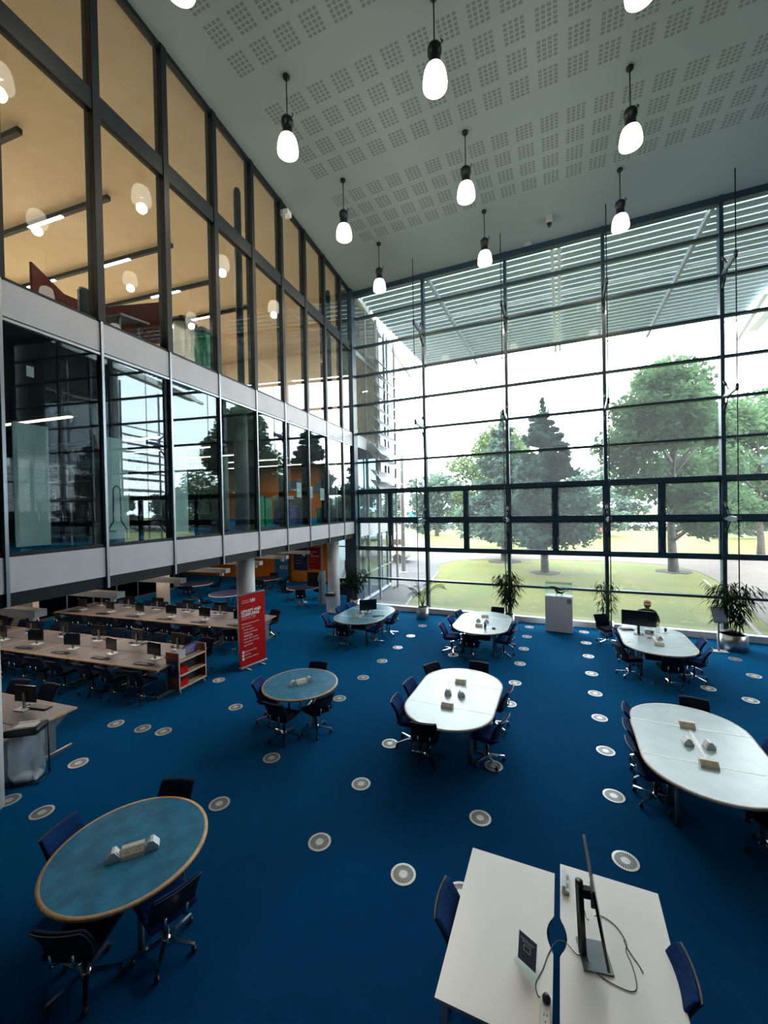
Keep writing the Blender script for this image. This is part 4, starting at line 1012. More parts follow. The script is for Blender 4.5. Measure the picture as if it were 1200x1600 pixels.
for rn, sm, n_ in rows:
    for j in range(n_):
        o_ = -1.10-.71-j*1.44
        for side, sg_ in (('camera', 1), ('far', -1)):
            s_ = sm+.395*sg_; rz = RZ if sg_ > 0 else RZ+math.pi
            DK.place(LW(o_, s_), rz, 'speckled computer desk, %s row, %s side, %s' % (rn, side, pos_[j]), 'computer desks under the gallery')
            if rn == 'first' and side == 'far' and j == 0: pass
            MO.place(LW(o_+.05-(.28 if rn == 'first' else 0), s_-.10*sg_*-1 if sg_ < 0 else s_-.12, .730), rz+R_(rnd.uniform(-12, 12)), 'black monitor, %s desk row, %s side, %s' % (rn, side, pos_[j]), 'monitors under the gallery')
            KB.place(LW(o_+.02, s_+.18*sg_, .730), rz+R_(rnd.uniform(-6, 6)), 'black keyboard, %s desk row, %s side, %s' % (rn, side, pos_[j]), 'keyboards under the gallery')
for rn, sm, n_ in rows:
    for side, sg_ in (('camera', 1), ('far', -1)):
        if rn == 'first' and side == 'camera': continue
        m_ = n_ if rn != 'first' else 2
        for j in range(int(m_*1.7)):
            o_ = -1.45-j*.84+rnd.uniform(-.08, .08)-(1.1 if rn == 'first' else 0)
            s_ = sm+(.86+rnd.uniform(-.04, .08))*sg_
            d = En*0; ang = math.degrees(RZ)+(90 if sg_ > 0 else -90)+rnd.uniform(-14, 14)
            p = LW(o_, s_); chair(p.x, p.y, ang, 'dark swivel chair, %s desk row, %s side, %s' % (rn, side, (ORD[j]+' from the hall') if j < len(ORD) else 'last'), 'chairs of the computer rows', True)
# small desk things at the left edge
o = thing('card_reader', 'small green and white card holder on the desk at the left edge', 'holder', LW(-1.75, 12.55, .73), .4)
MB().box(-.06, .06, -.03, .03, 0, .12).build('body', M['green'], o); MB().box(-.065, .065, -.04, .04, .12, .15).build('top', M['paper'], o)

# far tables beyond the rows
def far_round(x, y, r, label, n, a0, g):
    t = thing('round_table', label, 'table', (x, y, 0), 0, 'far round tables')
    MB().prism(ring(r-.02, 40), .70, .73).build('table_top', M['fartop'], t); MB().lathe([(r-.02, .7), (r, .705), (r, .725), (r-.02, .7315)], n=40, caps=False).build('edging', M['paleoak'], t)
    MB().lathe([(.22, 0), (.22, .02), (.035, .05), (.03, .70)], n=16).build('pedestal', M['silver'], t)
    for k in range(n):
        a = a0+360*k/n; around((x, y), r+.12, a, 'dark chair %s of the %s' % (['first', 'second', 'third', 'fourth'][k]+' round clockwise', g), 'chairs of the far tables', True)
far_round(-6.1, 17.4, .75, 'far round table before the orange wall, near the blue banner', 4, 200, 'table near the blue banner')
far_round(-2.75, 15.9, .75, 'far round table beside the grey booth panel', 3, 180, 'table by the grey booth')
far_round(-5.2, 13.7, .80, 'far round table left of the banner column, behind the desk rows', 3, 120, 'table behind the desk rows')
far_round(-8.6, 15.0, .80, 'far round table deepest under the gallery', 3, 60, 'deepest table')
# booth screen and panel
o = thing('booth_panel', 'tall grey booth panel beside the rear white column', 'panel', (-1.55, 15.75, 0), .1)
MB().rbox((0, 0, .78), (.10, .55, 1.56), .03, k=3).build('panel', M['leggrey'], o)
MB().box(-.75, -.05, -.03, .02, .85, 1.50).build('display', M['screen'], o); MB().box(-.2, -.05, -.06, -.03, 1.1, 1.35).build('mount', M['leggrey'], o)
# ---- posters on the orange wall
YW = 20.545
bn = thing('pull_up_banner', 'light blue pull-up banner with a stag standing at the orange wall', 'banner', (-7.3, 20.2, 0))
MB().box(-.52, .52, -.01, .01, .05, 2.15).build('print', M['posterblue'], bn); MB().box(-.55, .55, -.1, .1, 0, .06).build('base', M['silver'], bn)
b = MB(); b.tube([(-.32, -.016, 1.05), (-.22, -.016, .92), (-.12, -.016, 1.05)], .02, 6).tube([(-.22, -.016, .92), (-.22, -.016, .72)], .035, 6).tube([(-.36, -.016, 1.2), (-.32, -.016, 1.02), (-.22, -.016, .94), (-.10, -.016, 1.02), (-.06, -.016, 1.2)], .012, 5); b.build('stag_emblem', M['pdark'], bn)
b = MB(); b.box(-.15, .45, -.016, -.011, .78, .98); b.build('name_plate', M['paper'], bn)
put_text('LANGUAGES', .5, Vector((-.10, -.018, .83)), (1, 0, 0), (0, 0, 1), M['pdark'], bn, h=.10, bold=.02)
b = MB(); b.box(-.42, .35, -.015, -.011, 1.62, 1.68).box(-.42, .22, -.015, -.011, 1.5, 1.54).build('small_print', M['paper'], bn)
MB().tube([(.36, -.012, 1.42), (.36, -.016, 1.42)], .09, 20).build('round_badge', M['paper'], bn)
def poster(x0, x1, z0, z1, m, label, rows_):
    t = thing('wall_poster', label, 'poster', ((x0+x1)/2, YW, (z0+z1)/2)); w = (x1-x0)/2; h = (z1-z0)/2
    MB().box(-w, w, -.02, 0, -h, h).build('print', m, t)
    f = MB(); q = .035
    f.box(-w-q, w+q, -.03, 0, -h-q, -h).box(-w-q, w+q, -.03, 0, h, h+q).box(-w-q, -w, -.03, 0, -h, h).box(w, w+q, -.03, 0, -h, h); f.build('frame', M['silver'], t)
    for s_, wd, zz, hh in rows_: put_text(s_, wd, Vector((-w+.1, -.022, zz)), (1, 0, 0), (0, 0, 1), M['paper'], t, h=hh, bold=.015)
poster(-6.62, -5.62, .70, 2.1, M['pdark'], 'dark blue framed poster on the orange wall', [('STUDY SPACES', .5, .25, .06), ('library and computing', .6, .05, .05), ('book a room', .45, -.12, .05), ('ask a librarian', .45, -.30, .05)])
poster(-5.50, -4.72, .80, 2.1, M['red'], 'bright red framed poster on the orange wall', [('LIBRARY', .5, .35, .06), ('LRC', .2, .20, .09), ('RESOURCES', .62, .07, .10), ('support for study', .45, -.10, .05), ('ask us', .3, -.25, .05)])
o = tag(MB().box(-4.62, -4.56, YW-.04, YW, .2, 3.0).build('white_conduit', M['white']), 'thin white vertical strip between the red poster and the orange panel', 'strip')
o = thing('hanging_sign', 'small red sign with white lettering hanging beyond the rear column', 'sign', (-1.95, 19.0, 1.38), .1)
MB().rbox((0, 0, 0), (.46, .05, .50), .02, k=3).build('panel', M['red'], o); put_text('IN', .30, Vector((-.15, -.028, -.14)), (1, 0, 0), (0, 0, 1), M['paper'], o, h=.28, bold=.05)
MB().tube([(-.18, 0, .24), (-.18, 0, 1.74)], .006, 5).tube([(.18, 0, .24), (.18, 0, 1.74)], .006, 5).build('hanger', M['silver'], o)
rk = thing('leaflet_rack', 'black leaflet rack with white leaflets beyond the rear column', 'rack', (-1.75, 17.6, 0), .1)
MB().box(-.55, .55, -.12, .12, .1, .95).build('case', M['black'], rk)
b = MB()
for i in range(7): b.cbox((-.45+i*.15, -.14, .70+(i % 2)*.05), (.10, .01, .12), rx=.2)
b.build('leaflets', M['paper'], rk); MB().box(-.5, -.45, -.1, .1, 0, .1).box(.45, .5, -.1, .1, 0, .1).build('feet', M['black'], rk)
o = thing('pink_notice', 'pink notice fixed to the cream wall at the far left', 'notice', LW(-10.35, 7.12, 1.75), RZ)
MB().box(-.55, .35, -.03, 0, -.12, .22).build('print', M['pink'], o); MB().box(-.5, -.3, -.034, -.03, -.06, -.02).build('small_print', M['paper'], o)

# ================================================================== BANNER, TROLLEY, BINS, PLINTH, STAND
P0, P1 = Vector((.37, 8.50, 0)), Vector((.53, 9.36, 0)); dv = (P1-P0); bl = dv.length; ang = math.atan2(dv.y, dv.x)
bn = thing('pull_up_banner', 'tall red pull-up banner with white lettering leaning by the white column', 'banner', (P0+P1)/2, ang)
w = bl/2
MB().box(-w, w, -.006, .006, .09, 2.07).build('print', M['red'], bn)
MB().rbox((0, 0, .05), (bl+.03, .13, .09), .02, k=3).build('base', M['silver'], bn); MB().box(-w-.01, w+.01, -.014, .014, 2.06, 2.095).build('top_rail', M['silver'], bn)
for x in (-w*.55, w*.55): MB().cbox((x, -.08, .012), (.035, .26, .02)).build('foot', M['plastic'], bn)
MB().tube([(0, .03, .05), (0, .03, 2.07)], .01, 6).build('pole', M['silver'], bn)
def bt(s_, x, z_, wd, h_, m=None, bold=.01): put_text(s_, wd, Vector((-w+x, -.0075, z_)), (1, 0, 0), (0, 0, 1), m or M['paper'], bn, h=h_, bold=bold)
M['palered'] = mat('pale_red_print', (.95, .25, .22), .5)
bt('UH', .38, 1.82, .15, .10, bold=.06); bt('University of', .10, 1.875, .26, .035); bt('Hertfordshire', .10, 1.825, .26, .035)
bt('LIBRARY AND', .07, 1.555, .66, .085, bold=.06); bt('COMPUTING', .07, 1.455, .60, .085, bold=.06); bt('SERVICES', .07, 1.365, .48, .075, M['palered'])
for i, (s_, x, wd) in enumerate((('Helping you succeed in', .07, .58), ('your studies', .07, .32), ('- Study spaces', .10, .38), ('- Study and laptop', .10, .50), ('  resources', .14, .28), ('- Study skills support', .10, .52), ('- Computers, printing', .10, .54), ('  and Wi-Fi', .14, .28))): bt(s_, x, 1.225-i*.085, wd, .05)
for i, (s_, wd) in enumerate((('herts.ac.uk/lcs', .38), ('@uhlcs', .18), ('/uniofhertslibrary', .44))):
    zz = .46-i*.095; MB().tube([(-w+.11, -.006, zz+.02), (-w+.11, -.009, zz+.02)], .042, 18).build('round_icon', M['paper'], bn); bt(s_, .18, zz, wd, .05)
# trolley
Q0, Q1 = Vector((-.17, 6.93, 0)), Vector((-.22, 7.80, 0)); dq = Q1-Q0; ang = math.atan2(dq.y, dq.x)
tl_ = thing('book_trolley', 'wooden book trolley with open shelves and purple sign, by the desk rows', 'trolley', (Q0+Q1)/2+Vector((.02, -.12, 0)), ang-math.pi)
L_ = dq.length/2-.02                                               # x along the trolley, open side on +y (towards the hall)
for x in (-L_, L_):
    MB().box(x-.012, x+.012, -.20, .20, .12, 1.0).build('side_panel', M['wood'], tl_)
    MB().box(x-.013, x+.013, .20, .215, .12, 1.0).build('edge_strip', M['paleoak'], tl_)
    MB().box(x-.03 if x < 0 else x+.012, x-.012 if x < 0 else x+.03, -.23, .23, .86, .89).build('handle', M['wood'], tl_)
for z_ in (.14, .44, .78): MB().box(-L_, L_, -.20, .205, z_, z_+.022).build('shelf', M['oak'], tl_); 
for z_ in (.14, .44, .78): MB().box(-L_, L_, .205, .222, z_-.008, z_+.026).build('shelf_lip', M['paleoak'], tl_)
MB().box(-L_, L_, -.012, .012, .16, .78).build('divider', M['shell'], tl_)
for x in (-L_+.04, L_-.04):
    for y in (-.17, .17):
        c_ = MB(); c_.tube([(x-.012, y, .042), (x+.012, y, .042)], .042, 14).box(x-.016, x+.016, y-.015, y+.015, .05, .12); c_.build('castor', M['metalpost'], tl_)
MB().box(L_+.012, L_+.016, -.15, .17, .42, .82).build('end_poster', M['navyprint'], tl_)
MB().box(L_+.016, L_+.018, -.05, .08, .60, .72).box(L_+.016, L_+.018, -.06, .09, .55, .565).build('poster_print', M['label'], tl_)
for z_ in (.166, .466):
    o = tag(MB().box(-.12, .12, -.08, .08, 0, .15).build('book_box', M['red'], None, tl_.location+Matrix.Rotation(ang-math.pi, 3, 'Z') @ Vector((L_-.17, .10, z_)), ang-math.pi), 'red box file on the %s shelf of the book trolley' % ('bottom' if z_ < .3 else 'middle'), 'box file')
sg = thing('trolley_sign', 'purple and white folded sign on the top shelf of the trolley', 'sign', tl_.location+Matrix.Rotation(ang-math.pi, 3, 'Z') @ Vector((0, .02, .803)), ang-math.pi)
MB().cbox((-.10, 0, .13), (.44, .008, .26)).build('print', M['purple'], sg)
MB().cbox((.24, .03, .10), (.26, .008, .22), rz=-.35, rx=0).build('side_print', M['paper'], sg)
b = MB()
for i in range(5): b.box(-.28+.02*i, .06, .005, .007, .20-i*.035, .207-i*.035)
b.build('small_print', M['paper'], sg)
b = MB()
for i in range(4):
    b.cbox((.16+i*.05, .055-i*.018, .17), (.03, .006, .03), rz=-.35)
    b.cbox((.16+i*.05, .055-i*.018, .06), (.03, .006, .03), rz=-.35)
b.build('icon_row', M['navyprint'], sg)
# bag bin
def bag_bin(name, label, loc, rz, h, w, d, bagm, group=None):
    t = thing(name, label, 'bin', loc, rz, group)
    MB().rbox((0, 0, h-.055), (w, d, .13), .05, k=4).build('lid', M['black'], t, weld=True)
    MB().cbox((.02, -.02, h+.012), (w*.62, d*.45, .004)).build('lid_label', M['paper'], t)
    MB().cbox((-.02, d*.30, h+.010), (w*.6, .04, .004)).build('slot_rim', M['plastic'], t)
    for sx in (-1, 1): MB().tube([(sx*w*.46, d*.42, 0), (sx*w*.46, d*.42, h-.08)], .013, 6).build('post', M['black'], t)
    MB().tube([(-w*.46, d*.42, .02), (-w*.46, -d*.4, .02), (w*.46, -d*.4, .02), (w*.46, d*.42, .02)], .013, 6).build('base_frame', M['black'], t)
    b = MB(); n = 32; prof = []
    for i in range(15):
        zz = .03+(h-.14)*i/14; k = .78+.18*min(1, i/3)
        prof.append((zz, k))
    vs = []
    r_ = random.Random(5)
    for i, (zz, k) in enumerate(prof):
        for j in range(n):
            a = 2*math.pi*j/n; f = 1+.07*math.sin(5*a+i*.35)+.05*math.sin(9*a-i*.5)*(1-i/15)
            cx_ = math.copysign(abs(math.cos(a))**.6, math.cos(a)); sy_ = math.copysign(abs(math.sin(a))**.6, math.sin(a))
            vs.append((cx_*w*.46*k*f, sy_*d*.44*k*f, zz+(.02*math.sin(4*a) if i == 0 else 0)))
    fs = [(i*n+j, i*n+(j+1) % n, (i+1)*n+(j+1) % n, (i+1)*n+j) for i in range(14) for j in range(n)]
    b.add(vs, fs, 0, True); b.build('bag', bagm, t)
    bb = MB(); bb.rbox((0, 0, .07), (w*.7, d*.65, .10), .05, k=4, fn=lambda p: (p.x, p.y, p.z+.02*math.sin(p.x*40)*math.cos(p.y*35))); bb.build('waste', M['paper'], t)
    return t
bag_bin('bag_bin', 'black lidded bin with clear sack by the desk at the left edge', (.33, 3.70, 0), R_(35), .92, .50, .36, M['bag'])
bag_bin('bag_bin', 'dark lidded sack bin against the rear white column', (-.42, 14.60, 0), R_(10), .86, .42, .30, M['bag'])
# plinth with model
pt = thing('display_plinth', 'white display plinth with clear cover by the window', 'plinth', (8.37, 15.22, 0), R_(-2))
MB().box(-.43, .43, -.22, .22, 0.03, 1.22).build('body', M['white'], pt); MB().box(-.41, .41, -.2, .2, 0, .03).build('kick', M['dark'], pt)
MB().box(-.43, .43, -.22, .22, 1.22, 1.245).build('top', M['paper'], pt); MB().box(.26, .39, -.224, -.22, 1.02, 1.18).build('label', M['label'], pt)
cv = MB(); q = .008
for a in ((-.42, .42, -.21, -.21+q), (-.42, .42, .21-q, .21)): cv.box(*a, 1.245, 1.66)
for a in ((-.42, -.42+q), (.42-q, .42)): cv.box(*a, -.2, .2, 1.245, 1.66)
cv.box(-.42, .42, -.21, .21, 1.66, 1.672); cv.build('clear_cover', M['gclear'], pt)
md = thing('model_motorbike', 'small dark wiry motorbike model inside the clear cover', 'model', pt.location+Vector((0, 0, 1.246)), R_(-2))
b = MB(); r_ = random.Random(9)
b.tube([(-.26, 0, .27), (-.12, 0, .26), (.05, .0, .20), (.2, 0, .22)], [.03, .05, .045, .02], 8).tube([(-.13, 0, .25), (-.05, 0, .12), (.08, .0, .08), (.2, 0, .16)], [.03, .05, .04, .015], 8)
b.tube([(-.30, -.02, .30), (-.2, .03, .29), (-.15, -.06, .31)], .015, 6); b.build('body', M['bronze'], md)
for lx in (-.08, .10):
    for ly in (-.05, .05): MB().tube([(lx, ly*.4, .10), (lx+.03, ly, .05), (lx-.01+r_.uniform(-.03, .03), ly*1.3, 0)], .008, 5).build('leg', M['bronze'], md)
MB().tube([(.2, 0, .2), (.26, .02, .16), (.31, 0, .19)], .015, 6).tube([(.0, .03, .2), (.1, .06, .25), (.18, .02, .23)], .018, 6).build('tail', M['bronze'], md)
# sign stand
ss = thing('sign_stand', 'slim sign stand with grey panel in front of the right plant', 'sign stand', (12.66, 14.72, 0), R_(8))
MB().prism([(-.22, -.10), (.22, -.10), (.22, .12), (-.22, .12)], 0, .015).build('base', M['plastic'], ss); MB().box(-.022, .022, -.02, .02, .015, .95).build('pole', M['metalpost'], ss)
MB().cbox((0, -.03, 1.08), (.34, .025, .46), rx=R_(-28)).build('frame', M['leggrey'], ss); MB().cbox((0, -.045, 1.083), (.30, .02, .41), rx=R_(-28)).build('print', M['label'], ss)

# ================================================================== PLANTS
def pot(t, r, h, m): MB().lathe([(r*.96, 0), (r, .01), (r, h), (r*.93, h), (r*.93, h-.05)], n=32).build('pot', m, t); MB().lathe([(0, h-.05), (r*.93, h-.05)][::-1], n=24).build('soil', M['soil'], t)
def ribbon(mb, pts, w, n0=Vector((0, 0, 1))):
    vs = []; n = len(pts)
    for i, p in enumerate(pts):
        d = (pts[min(i+1, n-1)]-pts[max(i-1, 0)]).normalized(); s_ = d.cross(n0)
        if s_.length < 1e-3: s_ = Vector((1, 0, 0))
        s_.normalize(); k = math.sin(math.pi*min(1, (i+.25)/(n-.5)))**.7*w/2
        if i == n-1: k = .001
        vs += [p-s_*k, p+s_*k]
    mb.add(vs, [(2*i, 2*i+1, 2*i+3, 2*i+2) for i in range(n-1)])
def palm(x, y, label, seed, nf=11, h=1.55):
    r_ = random.Random(seed); t = thing('potted_palm', label, 'plant', (x, y, 0)); pot(t, .235, .46, M['steelpot'])
    for k in range(nf):
        a = 6.28*k/nf+r_.uniform(-.3, .3); L = h*r_.uniform(.75, 1.1); st_ = r_.uniform(.35, .75)
        P = [Vector((math.cos(a)*st_*L*(i/9)**1.35, math.sin(a)*st_*L*(i/9)**1.35, .43+L*(i/9)*1.05-.42*L*(i/9)**3.2*st_*1.6)) for i in range(10)]
        f = MB(); f.tube(P, [.010-.0008*i for i in range(10)], 5)
        for i in range(3, 10):
            for sd in (-1, 1):
                for o_ in (0, .5):
                    if i == 9 and o_: continue
                    p = P[i] if not o_ else (P[i]+P[min(i+1, 9)])/2
                    d = (P[min(i+1, 9)]-P[i-1]).normalized(); side = d.cross(Vector((0, 0, 1))).normalized()*sd
                    l = .34*(1-.5*abs(i-5.5)/4); q = [p+(side*.75+d*.65)*l*u+Vector((0, 0, -.22*l*u*u*2)) for u in (0, .35, .7, 1)]
                    ribbon(f, q, .030)
        f.build('frond', M['leafmid'], t)
palm(3.42, 15.18, 'feathery palm in a steel pot by the window, left of the middle oval', 21)
def bushy(name, x, y, label, seed, potr, poth, h, n, spread, leafl, leafw, m, base=.35, stems=4, sq=False):
    r_ = random.Random(seed); t = thing(name, label, 'plant', (x, y, 0)); pot(t, potr, poth, M['steelpot']); lv = MB()
    for k in range(stems):
        a = 6.28*k/stems+r_.uniform(-.4, .4); tip = Vector((math.cos(a)*spread*.45, math.sin(a)*spread*.45, h-.1-r_.uniform(0, .15)))
        P = [Vector((math.cos(a)*.05, math.sin(a)*.05, poth-.05)).lerp(tip, i/6)+Vector((r_.uniform(-.015, .015), r_.uniform(-.015, .015), 0)) for i in range(7)]
        MB().tube(P, [.014-.0015*i for i in range(7)], 6).build('stem', M['bark'], t)
        for j in range(n//stems):
            u = base+(1-base)*r_.random()**.8; i = min(5, int(u*6)); p = P[i].lerp(P[i+1], u*6-i)
            b = r_.uniform(0, 6.28); q = spread*r_.uniform(.1, .55)*(1 if u > .6 else .7); e = p+Vector((math.cos(b)*q, math.sin(b)*q, r_.uniform(-.02, .12)))
            L = leafl*r_.uniform(.7, 1.2); dr = Vector((math.cos(b), math.sin(b), 0)); q4 = [e+dr*L*v+Vector((0, 0, -L*.9*v*v)) for v in (0, .33, .66, 1)]
            ribbon(lv, q4, leafw*r_.uniform(.8, 1.2))
    lv.build('foliage', m, t); return t
bushy('potted_fig', 6.66, 15.45, 'tall dark drooping-leaved plant behind the middle oval table', 31, .20, .40, 1.95, 620, .62, .20, .035, M['leafdark'], .25, 5)
bushy('potted_dracaena', 9.82, 15.32, 'slender upright leafy plant in a steel pot left of the person', 32, .22, .46, 1.85, 300, .36, .17, .026, M['leafmid'], .2, 2)
bushy('potted_bamboo', 13.10, 15.10, 'broad dark bushy plant in a wide steel pot behind the sign stand', 33, .36, .47, 2.05, 760, .78, .22, .034, M['leafdark'], .25, 6)
bushy('potted_umbrella_plant',    .12, 15.74, 'dark bushy plant beside the corner post behind the left oval', 34, .22, .42, 1.80, 480, .72, .22, .034, M['leafdark'], .3, 5)

# ================================================================== MIDDLE GALLERY (books, bins) AND TOP GALLERY
F1 = 3.86; F2 = 7.76
def bookcase(s, label, L=4.2):
    t = thing('bookcase', label, 'bookcase', LW(-1.05, s, F1), RZ, 'bookcases of the middle gallery')
    MB().box(-.03, 0, -.27, .27, 0, 2.1).build('end_panel', M['perf'] if s > 11.5 else M['frost'], t)
    MB().box(-L, -L+.03, -.27, .27, 0, 2.1).build('end_panel', M['frost'], t)
    for i in range(6): MB().box(-L+.03, -.03, -.25, .25, .08+i*.38, .105+i*.38).build('shelf', M['leggrey'], t)
    MB().box(-L+.03, -.03, -.01, .01, .1, 2.08).build('back_panel', M['dark'], t)
    return t
bp = []
for i, (w_, h_, m_) in enumerate(((.05, .27, 'bookA'), (.035, .24, 'bookB'), (.06, .29, 'bookA'), (.04, .25, 'bookC'), (.045, .23, 'bookB'), (.03, .28, 'bookA'))):
    bp.append(Proto(tag(MB().box(-w_/2, w_/2, -.10, .10, 0, h_).build('library_book', M[m_]), 'b', 'book')))
nb = 0
for ci_, (s, nm) in enumerate(((12.3, 'with two notices on its perforated end, at the left edge'), (10.75, 'second from the left edge'), (9.1, 'third from the left edge'), (7.55, 'fourth from the left edge'))):
    bookcase(s, 'bookcase behind the middle glazing, ' + nm)
    for sh_ in range(1, 5):
        x = -.25
        for q in range(15):
            i = rnd.randrange(6)
            if rnd.random() < .12: x -= .1
            if x < -3.4: break
            bp[i].place(LW(-1.05+x, s+.14, F1+.107+sh_*.38), RZ, 'book with dark spine on the hall side of the bookcase %s' % nm.split(',')[0].replace('with two notices on its perforated end', 'at the left edge'), 'books on the bookcase %s' % nm)
            x -= rnd.uniform(.055, .075) if rnd.random() < .7 else .16
for dy, ss_ in ((-.12, 'left'), (.15, 'right')):
    tag(MB().box(0, .004, -.11, .11, -.15, .15).build('paper_notice', M['paper'], None, LW(-1.048, 12.3-dy, F1+1.5), RZ), '%s of two white notices on the perforated bookcase end' % ss_, 'notice')
tag(MB().box(0, .004, -.05, .05, -.08, .08).build('small_notice', M['paper'], None, LW(-.03, 12.9, 6.55), RZ), 'small white notice stuck high on the leftmost middle glazing', 'notice')
for i, (s, z_, w_, h_) in enumerate(((5.05, 5.05, .30, .50), (4.25, 5.0, .30, .42), (3.35, 4.95, .34, .45), (2.35, 4.75, .25, .40))):
    o = thing('glass_notice', 'white notice on the middle gallery glass, %s of four from the left' % ORD[i], 'notice', LW(-.03, s, z_), RZ)
    MB().box(-.006, 0, -w_/2, w_/2, -h_/2, h_/2).build('sheet', M['paper'], o); MB().box(0, .002, -w_*.35, w_*.35, -h_*.3, h_*.3).build('print', M['frost'], o)
for i, (o_, s, m_, w_, h_, nm) in enumerate(((-1.2, 5.85, 'green', .42, 1.0, 'green recycling bin behind the middle glazing, left of two'), (-1.3, 5.2, 'green', .36, .95, 'green recycling bin behind the middle glazing, right of two'), (-1.2, 4.0, 'purple', .6, .62, 'purple box behind the middle glazing'), (-1.4, 2.5, 'cream', .55, 1.0, 'pale yellow cabinet behind the middle glazing'), (-1.2, 1.2, 'green', .3, .55, 'low green box behind the middle glazing near the corner'))):
    t = thing('storage_unit', nm, 'bin' if 'bin' in nm else 'cabinet', LW(o_, s, F1), RZ)
    MB().rbox((0, 0, h_/2), (w_, w_, h_), .03, k=3).build('body', M[m_], t, weld=True); MB().rbox((0, 0, h_+.02), (w_*1.04, w_*1.04, .05), .015, k=3).build('lid', M['leggrey'], t, weld=True)
t = thing('copier', 'grey photocopier behind the middle glazing, by the purple box', 'copier', LW(-1.8, 3.2, F1), RZ)
MB().rbox((0, 0, .45), (.6, .6, .9), .03, k=3).build('cabinet', M['leggrey'], t); MB().rbox((0, 0, 1.0), (.62, .58, .16), .03, k=3).build('scanner', M['frost'], t)
t = thing('step_ladder', 'tubular step ladder frame behind the second pane of the middle glazing', 'ladder', LW(-.55, 11.15, F1), RZ)
for y in (-.08, .08): MB().tube([(0, y*2.6, 0), (0, y*2.4, .22), (0, y, .38), (0, y*.9, 1.0), (0, y*.4, 1.06), (0, 0, 1.07)], .013, 6).build('rail', M['black'], t)
MB().box(-.2, .2, -.2, .2, .18, .2).build('step', M['frost'], t)
# picture and tree mark on the orange gallery wall
t = thing('wall_picture', 'dark framed picture on the orange wall of the middle gallery', 'picture', (-6.5, YW, 5.85)); MB().box(-.6, .6, -.03, 0, -.35, .35).build('frame', M['silver'], t); MB().box(-.55, .55, -.035, -.03, -.3, .3).build('image', M['label'], t)
t = thing('wall_motif', 'dark leafy shape fixed on the orange gallery wall', 'artwork', (-4.75, YW, 5.6)); MB().prism([(-.4, -.3), (.2, -.2), (.45, .25), (.1, .55), (-.2, .35)], -.03, 0).xf(Matrix.Rotation(R_(90), 4, 'X')).build('shape', M['label'], t)
# top gallery furniture
t = thing('screened_desk', 'desk with dark red screens and pale edge in the top gallery', 'desk', (0, 0, 0))
A0, A1, B0, B1 = LW(-1.35, 12.05, F2), LW(-1.95, 11.1, F2), LW(-.42, 10.15, F2), LW(-1.9, 10.45, F2)
for a, b_ in ((A0, A1), (A1, B1), (B1, B0)): MB().beam(a+Vector((0, 0, .75)), b_+Vector((0, 0, .75)), .04, .88).build('screen', M['redscreen'], t)
c0 = LW(-.95, 10.95, F2+.72); MB().prism([tuple(p[:2]) for p in (LW(-.75, 10.8), LW(-.60, 10.25), LW(-1.75, 10.5), LW(-1.75, 10.85))], F2+.70, F2+.73).build('desk_top', M['leggrey'], t)
MB().beam(LW(-.75, 10.8, F2+.715), LW(-.60, 10.25, F2+.715), .03, .035).build('edging', M['paper'], t)
for p in ((-.85, 10.75), (-.8, 10.35), (-1.65, 10.55), (-1.65, 10.8)): q = LW(*p, F2); MB().box(q.x-.02, q.x+.02, q.y-.02, q.y+.02, F2, F2+.70).build('leg', M['silver'], t)
t = thing('task_chair', 'mesh backed chair with pale frame by the red screens', 'chair', LW(-1.25, 11.15, F2), RZ+R_(80))
b = MB(); b.rbox((0, 0, .46), (.46, .44, .06), .03, k=3); b.build('seat', M['black'], t)
MB().rbox((0, -.22, .78), (.42, .03, .5), .014, k=4, fn=lambda p: (p.x, p.y+.4*p.x*p.x, p.z)).build('backrest', M['shell'], t)
MB().tube([(-.22, -.2, .55), (-.23, -.2, .95), (-.17, -.22, 1.04), (.17, -.22, 1.04), (.23, -.2, .95), (.22, -.2, .55)], .014, 7).build('back_frame', M['plastic'], t)
MB().lathe([(.03, .06), (.03, .44)], n=12).build('gas_stem', M['silver'], t)
b = MB()
for k in range(5): b.beam((0, 0, .08), (.29*math.cos(k*1.2566), .29*math.sin(k*1.2566), .05), .04, .03)
b.build('star_base', M['silver'], t)
for i, (s, m_, nm) in enumerate(((9.35, 'bag', 'clear sack bin in the top gallery, left of the green one'), (8.72, 'green', 'green sack bin in the top gallery beside the clear one'))):
    bag_bin('bag_bin', nm, LW(-.55, s, F2), RZ+R_(90), 1.18, .5, .42, M[m_])

